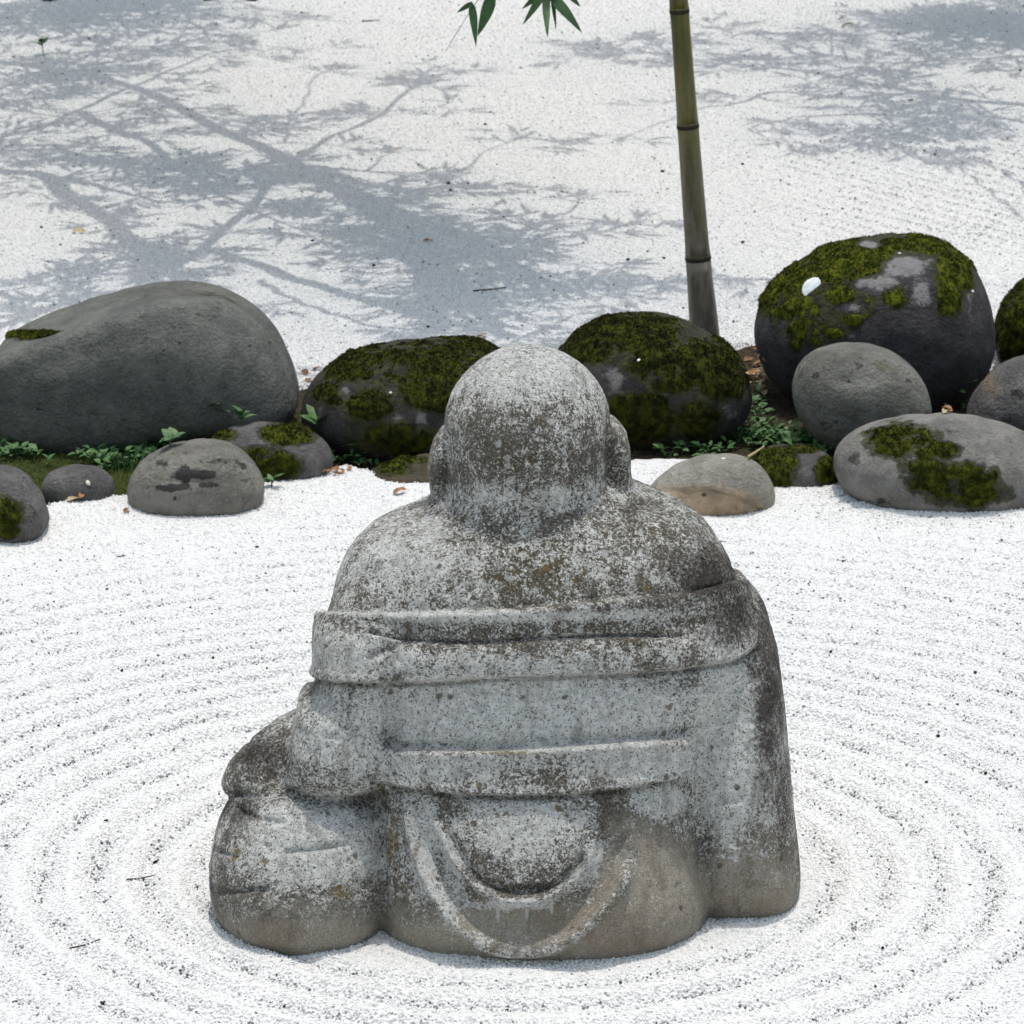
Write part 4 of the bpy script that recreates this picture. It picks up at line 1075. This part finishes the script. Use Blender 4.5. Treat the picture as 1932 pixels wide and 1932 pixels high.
# ------------------------------------------------------------------ the trees whose branches shade the court
def shift_soup(S, o):
    S.V = [v - o for v in S.V]
def tree(name, label, trunk_xy, trunk_r, strokes, zb, rng):
    root = thing(name, label, 'tree', (trunk_xy[0], trunk_xy[1], 0))
    org = np.array([trunk_xy[0], trunk_xy[1], 0.0])
    up = SUN / SUN[2]
    def lifted(u, v, z): return G(u, v) + up * z
    S = Soup()
    tz = np.linspace(0, 2.0, 9)
    tp = np.stack([0.06 * np.sin(tz * 1.9), 0.05 * np.cos(tz * 1.3) - 0.05, tz], 1)
    S.tube(tp, trunk_r * (1 - 0.18 * tz + 0.35 * np.exp(-tz * 6)), 12)
    link('trunk', S.mesh('trunk'), M_BARK, root)
    TW = Soup()
    for pts, w0, w1, dens, reach, join in strokes:
        P2 = smooth_line([G(u, v)[:2] for u, v in pts], 40)
        zz = zb + 0.05 * np.sin(np.linspace(0, 3, len(P2)) + rng.random() * 6)
        P = np.concatenate([P2, np.zeros((len(P2), 1))], 1) + up * zz[:, None]
        P[:, :2] += 0.004 * np.stack([np.sin(np.arange(len(P)) * 0.9 + rng.random() * 6), np.cos(np.arange(len(P)) * 1.3)], 1)
        px = 1 / 800.0
        rad = np.linspace(w0, w1, len(P)) * px / 2
        if join:
            j = smooth_line([org + tp[6] + (0, 0, 0.1 * rng.random()), (org + tp[7] + P[0]) / 2 + (0, 0, 0.10), P[0]], 12)
            P = np.concatenate([j[:-1], P])
            rad = np.concatenate([np.linspace(max(rad[0] * 1.5, .012), rad[0], len(j) - 1), rad])
            k0 = len(j)
        else:
            k0 = 0
        S = Soup()
        S.tube(P, rad, 7)
        shift_soup(S, org); link('limb', S.mesh('limb'), M_BARK, root)
        # twigs with forked tips
        seg = np.linalg.norm(np.diff(P, axis=0), axis=1).sum()
        ntw = int(dens * seg * 0.47)
        for _ in range(ntw):
            i = rng.integers(k0 + 1, len(P) - 1)
            dr = P[i + 1] - P[i - 1]; dr /= np.linalg.norm(dr)
            sg = rng.choice((-1, 1))
            a = sg * rng.uniform(0.35, 1.25)
            hd = np.array([dr[0] * math.cos(a) - dr[1] * math.sin(a), dr[0] * math.sin(a) + dr[1] * math.cos(a), rng.normal() * 0.08])
            ln = reach * rng.uniform(0.35, 1.0)
            twig(TW, P[i], hd, ln, min(rad[i] * 0.7, 0.0055), rng, 2)
        for _ in range(int(k0 and dens * 0.5 * np.linalg.norm(P[k0 - 1] - P[0]))):   # and along the part nearer the trunk
            i = rng.integers(3, k0)
            a = rng.choice((-1, 1)) * rng.uniform(0.4, 1.2)
            dr = P[i + 1] - P[i - 1]
            twig(TW, P[i], np.array([dr[0] * math.cos(a) - dr[1] * math.sin(a), dr[0] * math.sin(a) + dr[1] * math.cos(a), 0.1 * np.linalg.norm(dr)]), reach * rng.uniform(.6, 1.3), 0.005, rng, 2)
        twig(TW, P[-1], P[-1] - P[-3], reach * 0.8, 0.003, rng, 2)
    shift_soup(TW, org)
    cr = link('crown', TW.mesh('crown'), M_BARK, root)
    cr['kind'] = 'stuff'
    return root
def twig(S, p, d, ln, r, rng, lvl):
    d = np.asarray(d, float); d = d / np.linalg.norm(d)
    n = 4
    pts = [p]
    for k in range(n):
        d = d + rng.normal(size=3) * (0.16, 0.16, 0.04); d /= np.linalg.norm(d)
        pts.append(pts[-1] + d * ln / n)
    S.tube(pts, np.linspace(r, 0.0024, n + 1), 4, False)
    if lvl == 0:                                             # a spray of narrow fingers at the tip
        for k in range(3):
            a = rng.uniform(-0.8, 0.8)
            e = pts[-1] - pts[-2]; e = e / np.linalg.norm(e)
            hd = np.array([e[0] * math.cos(a) - e[1] * math.sin(a), e[0] * math.sin(a) + e[1] * math.cos(a), e[2] * .5])
            L = rng.uniform(0.05, 0.11); w = rng.uniform(0.005, 0.009)
            sd = np.array([-hd[1], hd[0], 0.0])
            q = pts[-1] - e * ln * rng.uniform(0, .5)
            S.add([q, q + hd * L * .45 + sd * w, q + hd * L, q + hd * L * .45 - sd * w], None, [(0, 1, 2, 3)])
    if lvl > 0:
        for k in range(rng.integers(2, 4)):
            i = rng.integers(1, n + 1)
            a = rng.choice((-1, 1)) * rng.uniform(0.3, 1.0)
            e = pts[i] - pts[i - 1]
            hd = np.array([e[0] * math.cos(a) - e[1] * math.sin(a), e[0] * math.sin(a) + e[1] * math.cos(a), e[2] + rng.normal() * 0.1 * np.linalg.norm(e)])
            twig(S, pts[i], hd, ln * rng.uniform(0.35, 0.65), max(r * 0.6, 0.0022), rng, lvl - 1)
def c1(*p): return [(x / 2, y / 2) for x, y in p]
def c2(*p): return [(966 + x / 2, y / 2) for x, y in p]
left = [  # outline points, width at start and end, twigs per metre, twig reach, joined to the trunk
    (c1((-60, 640), (160, 660), (260, 740), (400, 820), (500, 920), (640, 1020), (760, 1110)), 44, 30, 5, .16, True),
    (c1((640, 1020), (800, 900), (940, 780), (1090, 620), (1250, 520), (1430, 440), (1530, 350), (1600, 290)), 24, 9, 20, .15, False),
    (c1((-60, 230), (180, 260), (340, 290), (500, 330), (620, 380), (760, 450), (900, 520), (1080, 600), (1250, 700), (1400, 800), (1530, 880), (1620, 1000), (1650, 1150), (1640, 1250)), 26, 46, 14, .20, True),
    (c1((1250, 690), (1420, 760), (1600, 840), (1800, 900), (1950, 1000), (2050, 1120)), 40, 18, 22, .22, False),
    (c1((1330, 730), (1480, 860), (1560, 960), (1600, 1100), (1560, 1200)), 44, 20, 22, .20, False),
    (c1((-60, 530), (150, 480), (330, 400), (500, 330), (640, 270), (800, 200), (920, 180)), 18, 6, 9, .20, True),
    (c1((-60, 360), (100, 290), (240, 250), (420, 180), (640, 170), (780, 140)), 12, 5, 12, .2, True),
    (c1((780, 940), (950, 990), (1100, 1050), (1300, 1110), (1500, 1170), (1700, 1220), (1900, 1260)), 34, 26, 9, .16, False),
    (c1((250, 670), (450, 720), (650, 760), (900, 720), (1000, 700)), 20, 7, 16, .16, False),
    (c1((300, 420), (460, 500), (550, 530), (700, 650), (850, 740), (980, 800), (1200, 900)), 30, 5, 18, .18, False),
    (c1((1100, 620), (1300, 640), (1500, 650), (1720, 650), (1850, 560)), 22, 5, 14, .16, False),
    (c1((120, 20), (240, 90), (330, 150), (450, 180)), 12, 6, 10, .2, False),
    (c1((-60, 1090), (150, 1130), (350, 1040), (480, 960)), 20, 8, 12, .14, True),
    (c1((-60, 580), (200, 560), (380, 600), (560, 640), (760, 640), (1060, 650)), 18, 8, 18, .16, True),
    (c1((-60, 20), (150, 30), (420, 40), (700, 20)), 30, 12, 34, .30, True),
    (c1((980, 1060), (1100, 1130), (1300, 1200), (1500, 1260)), 14, 10, 10, .12, False),
    (c1((1700, 1000), (1850, 930), (2000, 870), (2180, 780)), 24, 6, 18, .14, False),
    (c1((1900, 960), (2080, 880), (2240, 880), (2400, 840)), 18, 5, 14, .12, False),
    (c1((1500, 860), (1700, 900), (1850, 960), (2000, 1040), (2150, 1100)), 60, 30, 40, .20, False),
    (c1((1450, 800), (1600, 930), (1720, 1050), (1820, 1180), (1900, 1280)), 54, 26, 40, .20, False),
    (c1((1200, 640), (1400, 700), (1600, 720), (1750, 730)), 30, 8, 26, .16, False),
    (c1((-40, 1240), (150, 1180), (300, 1130)), 26, 10, 24, .14, False),
    (c1((-40, 760), (90, 720), (230, 760), (300, 800)), 8, 4, 10, .1, False),
    (c1((1080, 540), (1090, 450), (1140, 400), (1180, 300)), 8, 4, 8, .12, False),
]
right = [
    (c2((2050, 400), (1700, 380), (1450, 340), (1200, 290), (1000, 260), (750, 240), (560, 200), (410, 200)), 30, 5, 13, .22, True),
    (c2((1600, 350), (1250, 370), (1000, 350), (850, 390), (700, 410), (490, 490)), 22, 5, 15, .22, False),
    (c2((2050, 210), (1700, 230), (1400, 240), (1200, 210), (1000, 150)), 20, 5, 14, .26, True),
    (c2((2050, 480), (1800, 440), (1600, 460), (1500, 500), (1470, 560)), 24, 6, 13, .18, True),
    (c2((1350, 430), (1100, 440), (900, 480), (980, 520)), 14, 4, 14, .16, False),
    (c2((2050, 60), (1900, 90), (1720, 70)), 40, 14, 40, .30, True),
    (c2((1600, 230), (1500, 170), (1350, 140)), 10, 4, 14, .24, False),
    (c2((1690, 590), (1800, 620), (1932, 700), (2050, 780)), 10, 18, 2, .08, False),
    (c2((1690, 630), (1800, 720), (1932, 830), (2050, 950)), 7, 10, 2, .08, False),
    (c2((350, 1090), (600, 1060), (900, 1050), (1200, 1090)), 26, 12, 16, .10, False),
]
tree('bare_tree', 'bare branching tree beyond the left edge whose limbs shade the gravel', (-3.3, 3.6), 0.11, left, 0.92, np.random.default_rng(3))
tree('bare_tree', 'bare spreading tree beyond the right edge shading the gravel behind the bamboo', (3.6, 4.2), 0.10, right, 0.92, np.random.default_rng(5))

# ------------------------------------------------------------------ ground plants
def weed(label, u, v, size, nl, seed, name='weed', spread=0.9, wide=0.42, tall=0.9):
    r = np.random.default_rng(seed)
    size *= 0.84
    loc, nrm = drop_on(u, v)
    root = thing(name, label, 'weed', tuple(loc), 'weeds among the stones')
    S = Soup()
    stems = []
    for k in range(max(1, nl // 4)):
        a = r.random() * 6.28
        e = np.array([math.cos(a) * size * .35 * spread, math.sin(a) * size * .35 * spread, size * tall * r.uniform(.5, .8)])
        P = smooth_line([(0, 0, -0.004), e * (.3, .3, .6), e], 8)
        S.tube(P, np.linspace(0.0014, 0.0008, len(P)), 5)
        stems.append(P)
    link('stem', S.mesh('stem'), M_WEED, root)
    for k in range(nl):
        P = stems[k % len(stems)]
        q = P[int(r.uniform(.45, 1) * (len(P) - 1))]
        a = k * 2.4 + r.normal() * .4
        dv = np.array([math.cos(a), math.sin(a), r.uniform(.05, .7)]); dv /= np.linalg.norm(dv)
        L = size * r.uniform(.45, .8)
        V, Q = leaf_mesh(q, q + dv * L, L * wide, np.array([0, 0, 1.0]) + r.normal(size=3) * .2, r.uniform(.02, .12), .25, 6)
        link('leaf', mesh('leaf', V, Q), M_WEED, root)
    return root
weed('leafy green weed at the foot of the largest grey boulder', 400, 806, .070, 12, 1, wide=.5)
weed('small weed right of the first one against the largest boulder', 455, 802, .046, 8, 2, wide=.5)
weed('weed between the largest boulder and the moss-capped boulder', 597, 818, .066, 9, 3, wide=.5)
weed('weed with narrow leaves at the foot of the moss-capped boulder', 676, 872, .078, 12, 4)
weed('broad-leaved weed between the round stone and the pale oval stone', 1785, 776, .085, 11, 5, wide=.55)
weed('small weed beside the olive-grey stone at right', 1832, 748, .055, 7, 6, wide=.5)
weed('tiny two-leaved sprout in front of the domed boulder', 1253, 846, .034, 4, 7, wide=.9)
weed('lone green seedling on the open gravel at upper left', 82, 104, .062, 6, 8, wide=.5)
weed('low weed at the foot of the small brown-grey stone', 512, 918, .034, 7, 9, wide=.5)
weed('low clover-like weed just below the largest boulder at left', 320, 842, .040, 8, 10, wide=.7)
weed('low spreading weed above the blotched stone', 268, 862, .044, 9, 11, wide=.5)
weed('short weed in the moss near the left edge', 30, 862, .034, 8, 12, wide=.5)
def blades(pts, h0, h1, rng, lean=0.6, w=0.0016):
    n = len(pts)
    a = rng.random(n) * 6.28
    ln = rng.uniform(h0, h1, n)
    ld = np.stack([np.cos(a) * lean * rng.random(n), np.sin(a) * lean * rng.random(n), np.ones(n)], 1)
    ld /= np.linalg.norm(ld, axis=1, keepdims=True)
    sd = np.stack([-np.sin(a + 1), np.cos(a + 1), np.zeros(n)], 1) * w / 2
    mid = pts + ld * ln[:, None] * 0.55
    tip = pts + ld * ln[:, None] + np.stack([np.cos(a), np.sin(a), -0.4 * np.ones(n)], 1) * (ln * 0.3 * lean)[:, None]
    V = np.stack([pts - sd, pts + sd, mid + sd * .8, mid - sd * .8, tip], 1).reshape(-1, 3)
    i = np.arange(n)[:, None] * 5
    return V, i + np.array([[3, 2, 4]]), i + np.array([[0, 1, 2, 3]])
def tuft(label, u, v, n, h0, h1, rad, seed, lean=.9, mat=None):
    r = np.random.default_rng(seed)
    loc, nrm = drop_on(u, v)
    a, q = r.random(n) * 6.28, rad * np.sqrt(r.random(n))
    pts = np.stack([np.cos(a) * q * 1.6, np.sin(a) * q, np.full(n, -0.004)], 1)
    V, T, Q = blades(pts, h0, h1, r, lean, 0.0026)
    o = link('grass_tuft', mesh('grass_tuft', V, [T, Q]), mat or M_WEED)
    o.location = loc
    return tag(o, label, 'grass', 'grass tufts among the stones')
tuft('spiky green grass tuft between the smallest stone and the blotched stone', 234, 885, 70, .03, .06, .03, 1)
tuft('fine dark grass tuft behind the small mossy stone at right', 1440, 828, 220, .02, .045, .055, 2, .7)
tuft('short grass tuft in the gap under the round olive-grey stone', 1500, 835, 90, .015, .03, .035, 3)
# low leafy ground cover that no one could count
r = np.random.default_rng(33)
S = Soup()
for cu_, cv_, ru_, rv_, nn_ in ((400, 812, 75, 12, 46), (470, 803, 60, 6, 22), (300, 842, 80, 12, 44), (200, 868, 60, 16, 34), (600, 815, 20, 18, 16), (660, 868, 45, 14, 22), (30, 855, 60, 14, 30), (1445, 826, 62, 18, 70), (1425, 775, 14, 26, 20), (1520, 835, 40, 10, 24), (1790, 762, 40, 12, 16), (1300, 858, 80, 8, 14), (520, 922, 18, 5, 8), (1560, 850, 30, 8, 12)):
    for _ in range(nn_):
        u, v = cu_ + r.normal() * ru_ * .6, cv_ + r.normal() * rv_ * .6
        g = G(u, v)
        if not (yb1(g[0]) + 0.01 < g[1] < yb2(g[0]) - 0.02): continue
        g[2] = h_soil(g[:1], g[1:2])[0]
        hh = r.uniform(.008, .028)
        for k in range(r.integers(3, 6)):
            a = k * 2.3 + r.random()
            q = g + (r.normal() * .004, r.normal() * .004, hh * r.uniform(.4, 1))
            dv = np.array([math.cos(a), math.sin(a), r.uniform(-.1, .7)])
            L = r.uniform(.010, .022)
            V, Q = leaf_mesh(q, q + dv / np.linalg.norm(dv) * L, L * .55, np.array([0, 0, 1.0]) + r.normal(size=3) * .25, .08, .25, 4)
            S.add(V, None, Q)
o = link('low_weeds', S.mesh('low_weeds'), M_WEED)
tag(o, 'low leafy weeds spread through the moss between the stones', 'weeds', kind='stuff')
# short grass and moss of the planting strip
r = np.random.default_rng(21)
x, y = r.uniform(-1.55, 1.55, 60000), r.uniform(1.25, 2.4, 60000)
u, v = proj(np.stack([x, y, np.zeros(60000)], 1))
P = pts3(x, y)
dens = 0.95 * sstep(u, 660, 520) + 0.22 * sstep(u, 1180, 1230) * sstep(v, 815, 840) + 0.12
keep = (y > yb1(x) + 0.01) & (y < yb2(x) - 0.02) & (r.random(60000) < dens * (0.35 + 0.9 * sstep(noise(P, 16, 4, 2), -0.3, 0.4)))
x, y = x[keep], y[keep]
P = np.stack([x, y, h_soil(x, y) - 0.002], 1)
V, T, Q = blades(P, .006, .017, r, .9, 0.0018)
o = link('ground_grass', mesh('ground_grass', V, [T, Q]), M_GRASS)
tag(o, 'short green grass and moss carpeting the strip between the stones', 'grass', kind='stuff')

# ------------------------------------------------------------------ fallen leaves, twigs and dark bits
def dead_leaf(label, u, v, size, ang, seed, mat=None, curl=.5, wide=.5, group='fallen leaves'):
    r = np.random.default_rng(seed)
    loc, nrm = drop_on(u, v)
    d = np.array([math.cos(ang), math.sin(ang), 0.12])
    n = np.array([r.normal() * .3, -0.2 + r.normal() * .2, 1.0])
    V, Q = leaf_mesh(-d * size / 2, d * size / 2, size * wide, n, curl * .25, curl, 8)
    V[:, 2] += 0.004 + 0.10 * size * noise(V / size, 3.0, seed, 1)
    V[:, 2] -= V[:, 2].min() - 0.0015
    o = link('fallen_leaf', mesh('fallen_leaf', V, Q), mat or M_DEAD)
    o.location = loc
    return tag(o, label, 'leaf', group)
dead_leaf('curled brown leaf on the gravel left of the statue head', 755, 932, .026, .5, 1)
dead_leaf('pale leaf leaning on the smallest flat stone', 140, 946, .026, .2, 2, M_STRAW)
dead_leaf('orange-brown leaf beside the smallest flat stone', 152, 938, .020, 1.4, 3)
dead_leaf('reddish leaf against the blotched stone at left', 240, 966, .020, 1.3, 4)
dead_leaf('orange leaf on the open gravel above the largest boulder', 150, 440, .030, .1, 5, M_STRAW)
dead_leaf('straw-coloured leaf on the gravel right of the bamboo top', 1602, 50, .040, -.15, 6, M_STRAW, wide=.3)
dead_leaf('pink-brown leaf on the shaded gravel in the middle', 808, 456, .022, .6, 7)
dead_leaf('brown leaf behind the moss-capped boulder', 912, 637, .040, 1.0, 8, None, .4, .35)
for i, (u, v) in enumerate(((600, 700), (583, 720), (575, 706))):
    dead_leaf(('brown leaf in the gap right of the largest boulder', 'dark leaf low in the gap right of the largest boulder', 'small leaf by the edge of the largest boulder')[i], u, v, .022, i * 1.1, 20 + i)
r = np.random.default_rng(9)
for i in range(26):
    u, v = r.uniform(1412, 1445), 0
    v = 655 + (u - 1412) * .9 + r.uniform(-8, 70)
    dead_leaf('dry brown leaf in the litter between the domed and tallest boulders', u, v, r.uniform(.014, .028), r.random() * 3, 40 + i, M_DEAD if i % 3 else M_STRAW, group='leaf litter between the two boulders')
for i in range(9):
    u, v = 630 + r.uniform(-30, 40), 889 + r.uniform(-8, 8)
    dead_leaf('scrap of brown leaf at the gravel edge below the moss-capped boulder', u, v, r.uniform(.012, .022), r.random() * 3, 80 + i, group='leaf scraps at the gravel edge')
for i in range(7):
    u, v = 1800 + r.uniform(-45, 30), 770 + r.uniform(-12, 12)
    dead_leaf('brown leaf scrap under the broad-leaved weed', u, v, r.uniform(.014, .024), r.random() * 3, 100 + i, M_DEAD if i % 2 else M_STRAW, group='leaf scraps by the weed')
def stick(label, pts, rad, mat=None, lift=0.003):
    P = np.array([drop_on(u, v)[0] + (0, 0, lift) for u, v in pts])
    c = P.mean(0)
    S = Soup(); S.tube(smooth_line(P - c, 10), np.linspace(rad, rad * .6, len(smooth_line(P - c, 10))), 5)
    o = link('twig', S.mesh('twig'), mat or M_TWIG)
    o.location = c
    return tag(o, label, 'twig', 'twigs on the ground')
stick('thin dark twig on the rings left of the statue knee', [(240, 1663), (265, 1661), (292, 1655)], .0011)
stick('curved dark twig on the gravel at lower left', [(132, 1793), (160, 1787), (189, 1776)], .0012)
stick('pale straw stalk on the moss behind the tan stone', [(1412, 868), (1428, 858), (1441, 849)], .0022, M_STRAW, .006)
stick('dark twig on the shaded gravel behind the statue head', [(893, 551), (925, 549), (955, 545)], .0018)
stick('dark twig on the far gravel at top', [(683, 42), (700, 41), (716, 40)], .0018)
stick('thin twig on the gravel by the round stone at left', [(220, 1054), (228, 1053), (238, 1051)], .001)
spots = [(354, 207), (168, 74), (1401, 311), (1402, 459), (1384, 608), (705, 502), (846, 347), (850, 360), (808, 619), (1720, 190), (1925, 134), (1222, 475), (1252, 488), (1185, 491), (1250, 325), (114, 1058), (178, 1050), (202, 1113), (485, 1033), (503, 1114),
         (402, 1242), (417, 1263), (1797, 1304), (1806, 1330), (1748, 1477), (1664, 1790), (294, 1628), (284, 1662), (254, 1931 - 0), (203, 1956), (196, 1894), (108, 1935), (962, 1910), (1018, 1966), (957, 1907), (1568, 1230), (1840, 1270), (1860, 1460), (1770, 1390), (1590, 1060),
         (1890, 1020), (60, 1210), (110, 1370), (230, 1265), (200, 1550), (355, 1468), (78, 430), (1330, 640), (590, 455), (735, 120), (915, 236), (1560, 405), (1590, 395)]
for i, (u, v) in enumerate(spots):
    if v > 1925: continue
    bit('debris_bit', 'tiny dark speck of plant debris on the white gravel', 'debris', u, v, (.0030 if v > 1000 else .0048) * (0.7 + 0.6 * RNG.random()), M_BIT, 'dark specks scattered on the gravel', 0.5, None, 0.9, I1, i)
for i, (u, v, s) in enumerate(((92, -1, .020), (391, 1, .011), (476, -3, .016))):
    o = bit('dark_stone', ('larger black stone peeping in at the top left edge', 'small black stone at the top edge', 'black stone at the top edge right of the small one')[i], 'stone', u, max(v, 1), s, M_BIT, 'black stones along the top edge', 0.8, None, 0.5, I2, i)
for o in loose: o.hide_viewport = False
